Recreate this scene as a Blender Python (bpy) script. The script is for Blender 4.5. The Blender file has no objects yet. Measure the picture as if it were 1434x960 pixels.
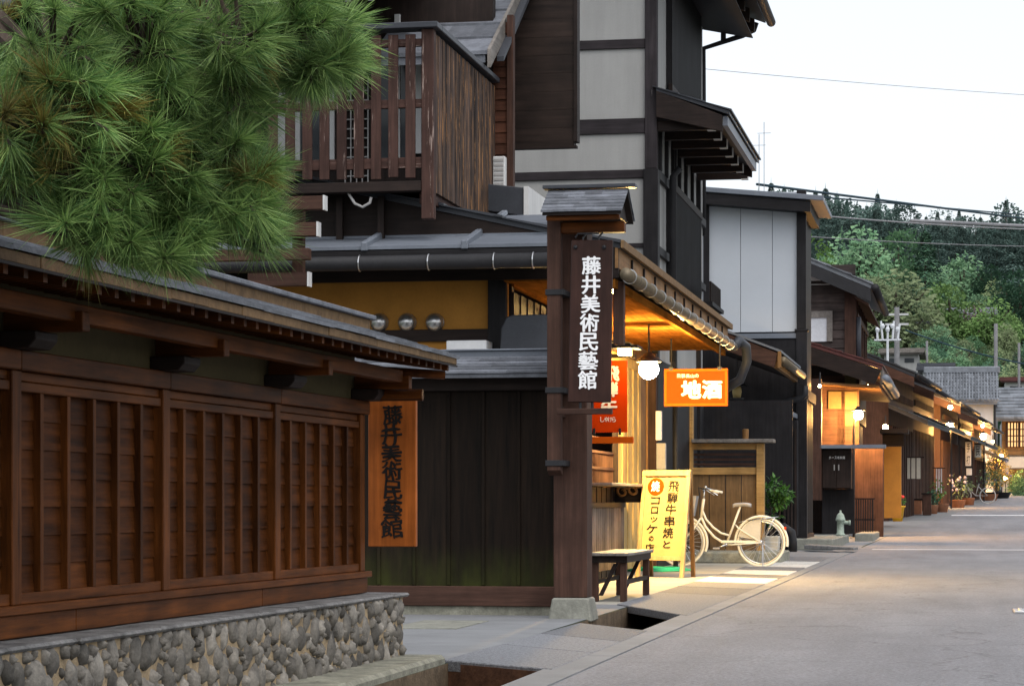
import bpy, bmesh, math, random
from math import sin, cos, pi, radians
from mathutils import Vector, Matrix, noise as mnoise
random.seed(7)
SC = bpy.context.scene
COL = SC.collection
# ------------------------------------------------------------------ camera, sky, sun, exposure
FPX, VX, VY, EYE = 3400.0, 717.0, 704.0, 0.9
cd = bpy.data.cameras.new('camera'); cam = bpy.data.objects.new('camera', cd); COL.objects.link(cam)
cam.location = (0, 0, EYE); cam.rotation_euler = (radians(90), 0, 0)
cd.sensor_width = 36; cd.lens = 36 * FPX / 1434; cd.shift_y = (VY - 480) / 1434; cd.clip_end = 3000
SC.camera = cam
w = bpy.data.worlds.new('World'); SC.world = w; w.use_nodes = True
nt = w.node_tree; bg = nt.nodes['Background']
sky = nt.nodes.new('ShaderNodeTexSky'); sky.sky_type = 'NISHITA'; sky.sun_disc = False
SUN_EL, SUN_AZ = radians(62), radians(160)
sky.sun_elevation = SUN_EL; sky.sun_rotation = SUN_AZ; sky.air_density = 1.0; sky.dust_density = 3.0; sky.ozone_density = 1.0
hs = nt.nodes.new('ShaderNodeHueSaturation'); hs.inputs['Saturation'].default_value = 0.32
nt.links.new(sky.outputs[0], hs.inputs['Color']); nt.links.new(hs.outputs[0], bg.inputs['Color'])
bg.inputs['Strength'].default_value = 0.15
sl = bpy.data.lights.new('sun', 'SUN'); so = bpy.data.objects.new('sun', sl); COL.objects.link(so)
sl.energy = 0.5; sl.angle = radians(60); sl.color = (1, 0.97, 0.93)
dv = Vector((sin(SUN_AZ) * cos(SUN_EL), cos(SUN_AZ) * cos(SUN_EL), sin(SUN_EL)))
so.rotation_euler = dv.to_track_quat('Z', 'Y').to_euler(); so.location = (5, -5, 30)
SC.view_settings.view_transform = 'Standard'; SC.view_settings.look = 'None'
SC.view_settings.exposure = 0.85; SC.view_settings.gamma = 1.0
SC.cycles.use_denoising = True
SC.cycles.max_bounces = 6; SC.cycles.sample_clamp_indirect = 6.0
try: SC.cycles.use_light_tree = True
except Exception: pass

# ------------------------------------------------------------------ frames: a rotated ground frame, x to the right of the street, y along it
class Frame:
    def __init__(s, deg, ox=0, oy=0):
        s.a = radians(deg); s.c = cos(s.a); s.s = sin(s.a); s.ox = ox; s.oy = oy
    def world(s, p):
        x, y, z = p
        return Vector((s.ox + x * s.c + y * s.s, s.oy - x * s.s + y * s.c, z))
    def local(s, X, Y):
        X -= s.ox; Y -= s.oy
        return (X * s.c - Y * s.s, X * s.s + Y * s.c)
    def ray(s, px, py):
        u, v = (px - VX) / FPX, (VY - py) / FPX
        o = s.local(0, 0); e = s.local(u, 1)
        return o, (e[0] - o[0], e[1] - o[1]), v
    def fx(s, px, py, x):
        o, d, v = s.ray(px, py); t = (x - o[0]) / d[0]
        return o[1] + t * d[1], EYE + t * v
    def fy(s, px, py, y):
        o, d, v = s.ray(px, py); t = (y - o[1]) / d[1]
        return o[0] + t * d[0], EYE + t * v
    def g(s, px, py, z=0.0):
        o, d, v = s.ray(px, py); t = (z - EYE) / v
        return o[0] + t * d[0], o[1] + t * d[1]
S = Frame(10.55)      # the street
W = Frame(12.49)      # the museum's board wall
Z = Frame(0)          # plain world axes

# ------------------------------------------------------------------ materials
MATS = {}
def _mat(name):
    m = bpy.data.materials.new(name); m.use_nodes = True; MATS[name] = m
    return m, m.node_tree, m.node_tree.nodes['Principled BSDF']
def N(nt, t, **kw):
    n = nt.nodes.new(t)
    for k, v in kw.items(): setattr(n, k, v)
    return n
def mixc(nt, a, b, f=None, blend='MIX', fac=1.0):
    n = N(nt, 'ShaderNodeMix', data_type='RGBA', blend_type=blend)
    n.inputs[0].default_value = fac
    if f is not None: nt.links.new(f, n.inputs[0])
    for v, i in ((a, 6), (b, 7)):
        if isinstance(v, (tuple, list)): n.inputs[i].default_value = (*v[:3], 1)
        else: nt.links.new(v, n.inputs[i])
    return n.outputs[2]
def ramp(nt, src, lo, hi, clo=0.0, chi=1.0):
    r = N(nt, 'ShaderNodeMapRange'); nt.links.new(src, r.inputs[0])
    r.inputs[1].default_value = lo; r.inputs[2].default_value = hi; r.inputs[3].default_value = clo; r.inputs[4].default_value = chi
    return r.outputs[0]
def noise(nt, vec, scale, detail=4, rough=0.6):
    n = N(nt, 'ShaderNodeTexNoise'); n.inputs['Scale'].default_value = scale; n.inputs['Detail'].default_value = detail
    n.inputs['Roughness'].default_value = rough; nt.links.new(vec, n.inputs['Vector']); return n.outputs[0]
def mapped(nt, sc):
    t = N(nt, 'ShaderNodeTexCoord'); m = N(nt, 'ShaderNodeMapping'); m.inputs['Scale'].default_value = sc
    nt.links.new(t.outputs['Object'], m.inputs[0]); return m.outputs[0]
def bumpn(nt, h, bs, strength=0.3, dist=0.01):
    b = N(nt, 'ShaderNodeBump'); b.inputs['Strength'].default_value = strength; b.inputs['Distance'].default_value = dist
    nt.links.new(h, b.inputs['Height']); nt.links.new(b.outputs[0], bs.inputs['Normal'])
def isl(nt, lo=0.75, hi=1.25):
    g = N(nt, 'ShaderNodeNewGeometry'); return ramp(nt, g.outputs['Random Per Island'], 0, 1, lo, hi)
def scale_col(nt, col, fac):
    v = N(nt, 'ShaderNodeVectorMath', operation='SCALE'); nt.links.new(col, v.inputs[0]); nt.links.new(fac, v.inputs['Scale']); return v.outputs[0]
def C(h):
    h = h.lstrip('#'); return tuple(((int(h[i:i+2], 16) / 255 + 0.055) / 1.055) ** 2.4 if int(h[i:i+2], 16) > 10 else int(h[i:i+2], 16) / 255 / 12.92 for i in (0, 2, 4))
def wood(name, col, axis='z', rough=0.6, grain=0.45, var=0.22, bump=0.25, wear=None, spec=0.16, k=1.0):
    m, nt, bs = _mat(name)
    sc = {'x': (1.6, 26, 26), 'y': (26, 1.6, 26), 'z': (26, 26, 1.6)}[axis]
    v = mapped(nt, tuple(k * q for q in sc))
    n1 = noise(nt, v, 1.0, 6, 0.65); n2 = noise(nt, mapped(nt, (1.3, 1.3, 1.3)), 1.7, 4)
    dark = tuple(c * (1 - grain) for c in col); lite = tuple(min(1, c * (1 + grain)) for c in col)
    c = mixc(nt, dark, lite, ramp(nt, n1, 0.3, 0.7))
    c = scale_col(nt, c, ramp(nt, n2, 0.3, 0.7, 0.62, 1.28)); c = scale_col(nt, c, isl(nt, 1 - var, 1 + var))
    if wear:
        wn = noise(nt, mapped(nt, tuple(q * 0.55 for q in sc)), 2.0, 6, 0.75)
        c = mixc(nt, c, wear[0], ramp(nt, wn, wear[1], wear[1] + 0.06))
    nt.links.new(c, bs.inputs['Base Color']); bs.inputs['Roughness'].default_value = rough
    bs.inputs['Specular IOR Level'].default_value = spec
    bumpn(nt, n1, bs, bump, 0.006); return m
def plain(name, col, rough=0.6, var=0.15, scale=6.0, bump=0.1, metal=0.0, island=0.0, fine=40.0, spec=0.25):
    m, nt, bs = _mat(name)
    v = mapped(nt, (1, 1, 1)); n1 = noise(nt, v, scale, 5, 0.65); n2 = noise(nt, v, fine, 3, 0.6)
    c = mixc(nt, tuple(q * (1 - var) for q in col), tuple(min(1, q * (1 + var)) for q in col), ramp(nt, n1, 0.3, 0.7))
    c = scale_col(nt, c, ramp(nt, n2, 0.25, 0.75, 1 - var * 0.5, 1 + var * 0.5))
    if island: c = scale_col(nt, c, isl(nt, 1 - island, 1 + island))
    nt.links.new(c, bs.inputs['Base Color']); bs.inputs['Roughness'].default_value = rough; bs.inputs['Metallic'].default_value = metal
    bs.inputs['Specular IOR Level'].default_value = spec
    if bump: bumpn(nt, n2, bs, bump, 0.01)
    return m
def emit(name, col, strength):
    m = bpy.data.materials.new(name); m.use_nodes = True; MATS[name] = m; nt = m.node_tree
    nt.nodes.clear(); e = nt.nodes.new('ShaderNodeEmission'); o = nt.nodes.new('ShaderNodeOutputMaterial')
    e.inputs[0].default_value = (*col, 1); e.inputs[1].default_value = strength; nt.links.new(e.outputs[0], o.inputs[0]); return m
def foliage(name, c1, c2, rough=0.6, trans=0.25, objvar=0.25):
    m, nt, bs = _mat(name)
    g = N(nt, 'ShaderNodeNewGeometry'); c = mixc(nt, c1, c2, g.outputs['Random Per Island'])
    n = noise(nt, mapped(nt, (1, 1, 1)), 2.6 if 'needles' in name else 0.7, 3); c = scale_col(nt, c, ramp(nt, n, 0.3, 0.7, 0.55 if 'needles' in name else 0.65, 1.4))
    oi = N(nt, 'ShaderNodeObjectInfo'); c = scale_col(nt, c, ramp(nt, oi.outputs['Random'], 0, 1, 1 - objvar, 1 + objvar))
    nt.links.new(c, bs.inputs['Base Color']); bs.inputs['Roughness'].default_value = rough
    tr = N(nt, 'ShaderNodeBsdfTranslucent'); nt.links.new(c, tr.inputs[0]); mx = N(nt, 'ShaderNodeMixShader'); mx.inputs[0].default_value = trans
    nt.links.new(bs.outputs[0], mx.inputs[1]); nt.links.new(tr.outputs[0], mx.inputs[2])
    nt.links.new(mx.outputs[0], nt.nodes['Material Output'].inputs[0]); return m
M = MATS
wall_c = (0.082, 0.0252, 0.0052)
for ax in 'xyz':
    wood('wall_wood_' + ax, wall_c, ax, 0.5, 0.6, 0.3, spec=0.10)
    wood('dark_wood_' + ax, (0.017, 0.011, 0.009), ax, 0.6, 0.4, 0.25)
    wood('black_wood_' + ax, (0.012, 0.011, 0.012), ax, 0.55, 0.35, 0.25)
    wood('brown_wood_' + ax, (0.052, 0.026, 0.018), ax, 0.65, 0.4, 0.2)
    wood('tan_wood_' + ax, (0.20, 0.105, 0.038), ax, 0.6, 0.3, 0.15)
    wood('pale_wood_' + ax, (0.46, 0.31, 0.105), ax, 0.55, 0.22, 0.1)
wood('panel_wood', (0.070, 0.0215, 0.0050), 'y', 0.55, 0.6, 0.26, spec=0.08)
wood('worn_wood', (0.045, 0.023, 0.018), 'z', 0.7, 0.4, 0.25, wear=((0.28, 0.21, 0.18), 0.60))
wood('worn_rail', (0.045, 0.023, 0.018), 'x', 0.7, 0.4, 0.25, wear=((0.28, 0.21, 0.18), 0.60))
wood('weathered_slat', (0.05, 0.033, 0.026), 'z', 0.75, 0.55, 0.6, wear=((0.26, 0.135, 0.06), 0.535))
wood('timber_peel', (0.024, 0.020, 0.022), 'z', 0.7, 0.4, 0.1, wear=((0.33, 0.31, 0.30), 0.66))
wood('timber_peel_x', (0.024, 0.020, 0.022), 'x', 0.7, 0.4, 0.1, wear=((0.33, 0.31, 0.30), 0.70))
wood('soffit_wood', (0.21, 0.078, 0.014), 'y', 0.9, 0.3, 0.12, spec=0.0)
wood('fascia_wood', (0.27, 0.145, 0.06), 'y', 0.6, 0.3, 0.08)
wood('sign_orange_wood', (0.36, 0.098, 0.018), 'z', 0.42, 0.35, 0.0, bump=0.1)
wood('sign_dark_wood', (0.034, 0.015, 0.011), 'z', 0.5, 0.35, 0.0, bump=0.15)
wood('bench_top', (0.16, 0.145, 0.13), 'y', 0.6, 0.3, 0.15)
wood('clapboard', (0.045, 0.034, 0.031), 'x', 0.7, 0.4, 0.25)
wood('clapboard_red', (0.075, 0.028, 0.015), 'x', 0.7, 0.4, 0.25)
wood('bark', (0.060, 0.045, 0.036), 'z', 0.9, 0.5, 0.0, bump=0.8)
wood('bamboo', (0.17, 0.13, 0.10), 'z', 0.5, 0.2, 0.3)
# dark board fence, moss growing on its foot
m, nt, bs = _mat('mossy_board')
v = mapped(nt, (26, 26, 1.6)); n1 = noise(nt, v, 1.0, 6, 0.65)
c = mixc(nt, (0.0045, 0.0036, 0.0028), (0.0155, 0.0098, 0.0065), ramp(nt, n1, 0.3, 0.7)); c = scale_col(nt, c, isl(nt, 0.75, 1.3))
gp = N(nt, 'ShaderNodeNewGeometry'); sep = N(nt, 'ShaderNodeSeparateXYZ'); nt.links.new(gp.outputs['Position'], sep.inputs[0])
mz = ramp(nt, sep.outputs['Z'], 0.58, 0.22); mn = noise(nt, mapped(nt, (5, 5, 2.2)), 1.3, 5)
mu = N(nt, 'ShaderNodeMath', operation='MULTIPLY'); nt.links.new(mz, mu.inputs[0]); nt.links.new(ramp(nt, mn, 0.3, 0.7, 0.1, 0.9), mu.inputs[1])
c = mixc(nt, c, (0.040, 0.046, 0.010), mu.outputs[0]); nt.links.new(c, bs.inputs['Base Color']); bs.inputs['Roughness'].default_value = 0.75; bs.inputs['Specular IOR Level'].default_value = 0.10
bumpn(nt, n1, bs, 0.25, 0.006)
plain('roof_shingle', (0.105, 0.112, 0.128), 0.55, 0.3, 9, 0.3, island=0.35)
plain('shingle_edge', (0.14, 0.085, 0.04), 0.8, 0.3, 14, 0.3, island=0.15)
plain('roof_metal', (0.13, 0.145, 0.17), 0.42, 0.15, 2, 0.05, island=0.08)
plain('roof_metal_dark', (0.035, 0.038, 0.045), 0.42, 0.2, 2, 0.05, island=0.15)
plain('roof_red', (0.085, 0.03, 0.027), 0.4, 0.25, 2, 0.05, island=0.15)
plain('roof_tile', (0.13, 0.14, 0.155), 0.45, 0.3, 3, 0.2, island=0.35)
plain('gutter_dark', (0.018, 0.018, 0.020), 0.62, 0.2, 5, 0.05)
plain('gutter_copper', (0.13, 0.105, 0.07), 0.5, 0.3, 12, 0.15, metal=0.3)
plain('steel', (0.5, 0.5, 0.5), 0.3, 0.1, 8, 0.05, metal=0.9)
plain('iron', (0.018, 0.018, 0.02), 0.5, 0.2, 12, 0.1)
plain('ochre_plaster', (0.38, 0.175, 0.032), 0.85, 0.16, 2.2, 0.15)
plain('olive_plaster', (0.085, 0.066, 0.030), 0.9, 0.15, 3, 0.15)
plain('grey_plaster', (0.29, 0.29, 0.28), 0.85, 0.07, 0.9, 0.08, fine=60)
plain('white_plaster', (0.55, 0.55, 0.54), 0.85, 0.08, 1.5, 0.08)
def streaked(name, col, amt):
    m = M[name]; nt = m.node_tree; bs = nt.nodes['Principled BSDF']; src = bs.inputs['Base Color'].links[0].from_socket
    n = noise(nt, mapped(nt, (3.0, 3.0, 0.22)), 1.3, 6, 0.7); c = scale_col(nt, src, ramp(nt, n, 0.38, 0.72, 1.05, 1-amt)); nt.links.new(c, bs.inputs['Base Color'])
streaked('grey_plaster', None, 0.10); streaked('white_plaster', None, 0.12)
plain('metal_siding', (0.40, 0.425, 0.455), 0.5, 0.05, 0.8, 0.03, island=0.03)
plain('stone', (0.165, 0.15, 0.128), 0.75, 0.5, 9, 0.5, island=0.5, fine=70)
plain('mortar', (0.36, 0.27, 0.165), 0.95, 0.3, 10, 0.7, fine=90)
plain('cap_stone', (0.17, 0.165, 0.16), 0.85, 0.5, 9, 0.5, fine=60)
plain('footing', (0.20, 0.20, 0.17), 0.85, 0.3, 6, 0.5)
plain('concrete', (0.18, 0.185, 0.19), 0.85, 0.16, 1.6, 0.3, fine=90)
plain('slab', (0.165, 0.17, 0.18), 0.8, 0.45, 55, 1.0, island=0.2, fine=120)
plain('kerb_stone', (0.22, 0.215, 0.17), 0.9, 0.4, 9, 0.7, fine=60)
m, nt, bs = _mat('asphalt')
v = mapped(nt, (1, 1, 1)); g1 = noise(nt, v, 42, 5, 0.85); g2 = noise(nt, mapped(nt, (1, .35, 1)), 0.55, 5, 0.7); g3 = noise(nt, mapped(nt, (2.2, .12, 1)), 1.1, 4)
c = mixc(nt, (0.150, 0.151, 0.162), (0.212, 0.213, 0.224), ramp(nt, g2, 0.35, 0.68)); c = scale_col(nt, c, ramp(nt, g1, 0.3, 0.7, 0.5, 1.5)); c = scale_col(nt, c, ramp(nt, g3, 0.3, 0.7, 0.9, 1.08))
vo = N(nt, 'ShaderNodeTexVoronoi', feature='DISTANCE_TO_EDGE'); vo.inputs['Scale'].default_value = 0.42
wn = N(nt, 'ShaderNodeTexNoise'); wn.inputs['Scale'].default_value = 1.6; wn.inputs['Detail'].default_value = 6; nt.links.new(v, wn.inputs['Vector'])
wv = N(nt, 'ShaderNodeVectorMath', operation='ADD'); nt.links.new(v, wv.inputs[0]); nt.links.new(wn.outputs['Color'], wv.inputs[1]); nt.links.new(wv.outputs[0], vo.inputs['Vector'])
ck = ramp(nt, vo.outputs['Distance'], 0.0, 0.009, 0.66, 1.0); c = scale_col(nt, c, ck)
nt.links.new(c, bs.inputs['Base Color']); bs.inputs['Roughness'].default_value = 0.82; bs.inputs['Specular IOR Level'].default_value = 0.3
bumpn(nt, g1, bs, 0.7, 0.012)
plain('earth', (0.035, 0.05, 0.03), 0.95, 0.3, 0.3, 0.4)
plain('road_paint', (0.75, 0.75, 0.75), 0.7, 0.2, 30, 0.2)
plain('rust_plate', (0.10, 0.047, 0.026), 0.8, 0.4, 12, 0.4)
plain('trench', (0.12, 0.085, 0.052), 0.95, 0.4, 8, 0.6)
plain('paper', (0.50, 0.47, 0.40), 0.8, 0.08, 5, 0.02)
plain('white_paint', (0.80, 0.80, 0.80), 0.5, 0.05, 8, 0.02)
plain('ink', (0.012, 0.010, 0.009), 0.5, 0.05, 8, 0.0)
plain('orange_paint', (0.50, 0.042, 0.002), 0.6, 0.06, 3, 0.03, spec=0.04)
plain('orange_wood_paint', (0.46, 0.085, 0.006), 0.6, 0.1, 6, 0.03, spec=0.04)
plain('cream_paint', (0.72, 0.68, 0.56), 0.3, 0.05, 20, 0.0)
plain('rubber', (0.68, 0.65, 0.55), 0.7, 0.05, 20, 0.0)
plain('grey_plastic', (0.35, 0.34, 0.33), 0.5, 0.1, 10, 0.03)
plain('green_plastic', (0.03, 0.42, 0.20), 0.4, 0.1, 10, 0.03)
plain('yellow_plastic', (0.70, 0.36, 0.02), 0.45, 0.1, 8, 0.03)
plain('terracotta', (0.30, 0.13, 0.07), 0.8, 0.2, 8, 0.1)
plain('verdigris', (0.30, 0.36, 0.30), 0.6, 0.25, 20, 0.2)
plain('flower_red', (0.6, 0.04, 0.03), 0.6, 0.2, 8, 0.0, island=0.4)
plain('flower_pale', (0.30, 0.26, 0.33), 0.6, 0.2, 8, 0.0, island=0.4)
plain('glass_dark', (0.03, 0.035, 0.04), 0.12, 0.1, 2, 0.0)
plain('curtain', (0.55, 0.57, 0.60), 0.8, 0.1, 12, 0.1)
wood('gate_board', (0.13, 0.078, 0.036), 'z', 0.6, 0.3, 0.15)
wood('gate_wood', (0.34, 0.20, 0.07), 'x', 0.6, 0.3, 0.1)
wood('gable_wood', (0.021, 0.0135, 0.0105), 'x', 0.6, 0.5, 0.12, k=0.6)
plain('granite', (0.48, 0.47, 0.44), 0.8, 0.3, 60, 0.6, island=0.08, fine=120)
wood('cream_wood', (0.33, 0.24, 0.12), 'z', 0.55, 0.2, 0.1)
plain('board_panel', (0.37, 0.285, 0.12), 0.6, 0.08, 4, 0.03)
plain('pole_concrete', (0.14, 0.14, 0.145), 0.8, 0.15, 4, 0.2)
plain('cable', (0.02, 0.022, 0.026), 0.6, 0.1, 4, 0.0)
plain('cable_blue', (0.012, 0.035, 0.05), 0.6, 0.1, 4, 0.0)
plain('cable_grey', (0.22, 0.22, 0.23), 0.6, 0.1, 4, 0.0)
foliage('needles', (0.045, 0.140, 0.036), (0.36, 0.52, 0.16), 0.5, 0.3)
foliage('needles_brown', (0.17, 0.12, 0.025), (0.26, 0.24, 0.05), 0.6, 0.15)
foliage('leaf', (0.04, 0.13, 0.02), (0.12, 0.28, 0.05), 0.5, 0.3)
foliage('tree_mid', (0.075, 0.175, 0.085), (0.165, 0.285, 0.145), 0.8, 0.2)
foliage('tree_pale', (0.12, 0.17, 0.07), (0.21, 0.26, 0.125), 0.8, 0.2)
foliage('tree_lime', (0.085, 0.17, 0.04), (0.15, 0.26, 0.07), 0.8, 0.25)
foliage('tree_dark', (0.055, 0.100, 0.088), (0.095, 0.150, 0.125), 0.9, 0.25)  # bluish colour painted in for the haze on the far hill
foliage('tree_fir', (0.025, 0.080, 0.045), (0.06, 0.135, 0.07), 0.85, 0.1)
foliage('tree_red', (0.09, 0.05, 0.05), (0.15, 0.09, 0.08), 0.8, 0.2)
foliage('tree_gold', (0.20, 0.14, 0.03), (0.34, 0.24, 0.05), 0.8, 0.25)
emit('lamp_globe', (1.0, 0.64, 0.22), 1700)
emit('lamp_small', (1.0, 0.55, 0.18), 160)
emit('lamp_street', (1.0, 0.50, 0.14), 1500)
emit('lamp_eave', (1.0, 0.52, 0.15), 220)
emit('lamp_box', (1.0, 0.58, 0.16), 45)
emit('lamp_dim', (1.0, 0.6, 0.22), 14)
emit('window_glow', (1.0, 0.36, 0.06), 0.9)

# ------------------------------------------------------------------ mesh builder
class MB:
    def __init__(s): s.v = []; s.f = []
    def add(s, vs, fs):
        b = len(s.v); s.v += [tuple(q) for q in vs]; s.f += [tuple(b + i for i in f) for f in fs]; return s
    def box(s, x0, x1, y0, y1, z0, z1):
        x0, x1 = min(x0, x1), max(x0, x1); y0, y1 = min(y0, y1), max(y0, y1); z0, z1 = min(z0, z1), max(z0, z1)
        return s.add([(x0,y0,z0),(x1,y0,z0),(x1,y1,z0),(x0,y1,z0),(x0,y0,z1),(x1,y0,z1),(x1,y1,z1),(x0,y1,z1)],
                     [(0,3,2,1),(4,5,6,7),(0,1,5,4),(1,2,6,5),(2,3,7,6),(3,0,4,7)])
    def hexa(s, a, b):          # two quads (bottom loop, top loop) joined
        return s.add(list(a) + list(b), [(3,2,1,0),(4,5,6,7),(0,1,5,4),(1,2,6,5),(2,3,7,6),(3,0,4,7)])
    def slab(s, p00, p10, p11, p01, th):   # a quad with thickness th downwards
        q = [Vector(p) for p in (p00, p10, p11, p01)]; d = Vector((0, 0, th))
        return s.hexa([p - d for p in q], q)
    def prism_y(s, poly, y0, y1):          # polygon in (x,z) pushed along y
        n = len(poly); vs = [(x, y0, z) for x, z in poly] + [(x, y1, z) for x, z in poly]
        return s.add(vs, [tuple(range(n)), tuple(range(2*n-1, n-1, -1))] + [(i, n+i, n+(i+1)%n, (i+1)%n) for i in range(n)])
    def prism_x(s, poly, x0, x1):          # polygon in (y,z) pushed along x
        n = len(poly); vs = [(x0, y, z) for y, z in poly] + [(x1, y, z) for y, z in poly]
        return s.add(vs, [tuple(range(n-1, -1, -1)), tuple(range(n, 2*n))] + [(i, (i+1)%n, n+(i+1)%n, n+i) for i in range(n)])
    def tube(s, pts, r, n=8, caps=True):
        pts = [Vector(p) for p in pts]; rs = r if isinstance(r, (list, tuple)) else [r] * len(pts)
        b = len(s.v); up = None
        for i, p in enumerate(pts):
            d = (pts[min(i+1, len(pts)-1)] - pts[max(i-1, 0)])
            d = d.normalized() if d.length > 1e-9 else Vector((0,0,1))
            if up is None:
                up = Vector((0,0,1)) if abs(d.z) < 0.9 else Vector((1,0,0))
            a = d.cross(up).normalized() if d.cross(up).length > 1e-6 else d.orthogonal().normalized()
            u = a.cross(d).normalized(); up = u
            for k in range(n):
                t = 2*pi*k/n; s.v.append(tuple(p + rs[i]*(a*cos(t) + u*sin(t))))
        for i in range(len(pts)-1):
            for k in range(n):
                k2 = (k+1) % n; s.f.append((b+i*n+k, b+i*n+k2, b+(i+1)*n+k2, b+(i+1)*n+k))
        if caps:
            s.f.append(tuple(b+k for k in range(n-1, -1, -1))); s.f.append(tuple(b+(len(pts)-1)*n+k for k in range(n)))
        return s
    def lathe(s, cx, cy, prof, n=16):      # prof: (r,z) from bottom to top
        b = len(s.v)
        for r, z in prof:
            for k in range(n): s.v.append((cx + r*cos(2*pi*k/n), cy + r*sin(2*pi*k/n), z))
        for i in range(len(prof)-1):
            for k in range(n):
                k2 = (k+1) % n; s.f.append((b+i*n+k, b+i*n+k2, b+(i+1)*n+k2, b+(i+1)*n+k))
        s.f.append(tuple(b+k for k in range(n-1,-1,-1))); s.f.append(tuple(b+(len(prof)-1)*n+k for k in range(n)))
        return s
    def ball(s, c, r, n=14, m=9, sc=(1,1,1)):
        prof = [(max(0.02, sin(pi*i/m)), -cos(pi*i/m)) for i in range(m+1)]; b = len(s.v)
        s.lathe(0, 0, prof, n)
        for i in range(b, len(s.v)):
            x, y, z = s.v[i]; s.v[i] = (c[0]+x*r*sc[0], c[1]+y*r*sc[1], c[2]+z*r*sc[2])
        return s
    def ring_y(s, cx, y, cz, R, r, n=36, m=8, a0=0, a1=2*pi, flat=1.0):   # torus in the x-z plane
        full = abs(a1-a0-2*pi) < 1e-6; cnt = n if full else n+1; b = len(s.v)
        for i in range(cnt):
            t = a0 + (a1-a0)*i/n
            for k in range(m):
                q = 2*pi*k/m; rr = R + r*cos(q); s.v.append((cx+rr*cos(t), y+r*flat*sin(q), cz+rr*sin(t)))
        for i in range(n):
            i2 = (i+1) % cnt
            for k in range(m):
                k2 = (k+1) % m; s.f.append((b+i*m+k, b+i2*m+k, b+i2*m+k2, b+i*m+k2))
        return s
    def build(s, name, mat, parent=None, F=None, origin=None, bev=0.0, smooth=False):
        if parent is not None:
            o0 = Vector(parent['_o']); F = None
        else:
            o0 = Vector(origin) if origin is not None else Vector((0, 0, 0))
        me = bpy.data.meshes.new(name); me.from_pydata([(x-o0.x, y-o0.y, z-o0.z) for x, y, z in s.v], [], s.f)
        me.materials.append(M[mat] if isinstance(mat, str) else mat)
        o = bpy.data.objects.new(name, me); COL.objects.link(o)
        if parent is not None: o.parent = parent; o['_o'] = tuple(o0)
        else:
            F = F or S; o.location = F.world(o0); o.rotation_euler = (0, 0, -F.a); o['_o'] = tuple(o0)
        if bev:
            md = o.modifiers.new('bevel', 'BEVEL'); md.width = bev; md.segments = 1; md.limit_method = 'ANGLE'; md.angle_limit = radians(40)
        if smooth:
            for p in me.polygons: p.use_smooth = True
        return o
def each(mb, name, mat, parent, **kw):
    """every separate piece of mb as a part of its own"""
    pr = list(range(len(mb.v)))
    def find(i):
        while pr[i] != i: pr[i] = pr[pr[i]]; i = pr[i]
        return i
    for f in mb.f:
        for i in f[1:]: pr[find(i)] = find(f[0])
    grp = {}
    for f in mb.f: grp.setdefault(find(f[0]), []).append(f)
    for fs in grp.values():
        ids = sorted({i for f in fs for i in f}); ix = {v: k for k, v in enumerate(ids)}
        m_ = MB(); m_.v = [mb.v[i] for i in ids]; m_.f = [tuple(ix[i] for i in f) for f in fs]; m_.build(name, mat, parent, **kw)
def tag(o, label=None, cat=None, group=None, kind=None):
    for k, v in (('label', label), ('category', cat), ('group', group), ('kind', kind)):
        if v: o[k] = v
    return o
def thing(name, label, cat, origin, F=None, group=None):
    F = F or S; o = bpy.data.objects.new(name, None); COL.objects.link(o); o.empty_display_size = 0.2
    o.location = F.world(origin); o.rotation_euler = (0, 0, -F.a); o['_o'] = tuple(origin)
    return tag(o, label, cat, group)
def copy_tree(o, parent=None):
    c = o.copy(); COL.objects.link(c)
    if parent is not None: c.parent = parent
    for ch in [q for q in o.children]: copy_tree(ch, c)
    return c
def roof_courses(mb, e0, e1, r0, r1, n, th=0.012, seg=1, over=0.25, jit=0.0):
    """overlapping courses between an eave edge e0-e1 and a ridge edge r0-r1"""
    e0, e1, r0, r1 = map(Vector, (e0, e1, r0, r1)); up = Vector((0, 0, th))
    for i in range(n):
        a, b = i/n, min(1.0, (i+1+over)/n); k = seg + (random.random() < 0.5 and seg > 2)
        cuts = [0] + sorted(min(0.995, max(0.005, (j + (random.uniform(-.3, .3) if seg > 2 else 0))/k)) for j in range(1, k)) + [1]
        for j in range(len(cuts)-1):
            c0, c1 = cuts[j], cuts[j+1]
            q = lambda a_, c_: (e0.lerp(e1, c_)).lerp(r0.lerp(r1, c_), a_)
            jj = random.uniform(-jit, jit); jv = Vector((0, 0, jj))
            lo = [q(a, c0)+jv, q(a, c1)+jv, q(b, c1), q(b, c0)]
            hi = [lo[0]+up*2, lo[1]+up*2, lo[2]+up*0.6, lo[3]+up*0.6]
            mb.hexa(lo, hi)
    return mb
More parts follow.
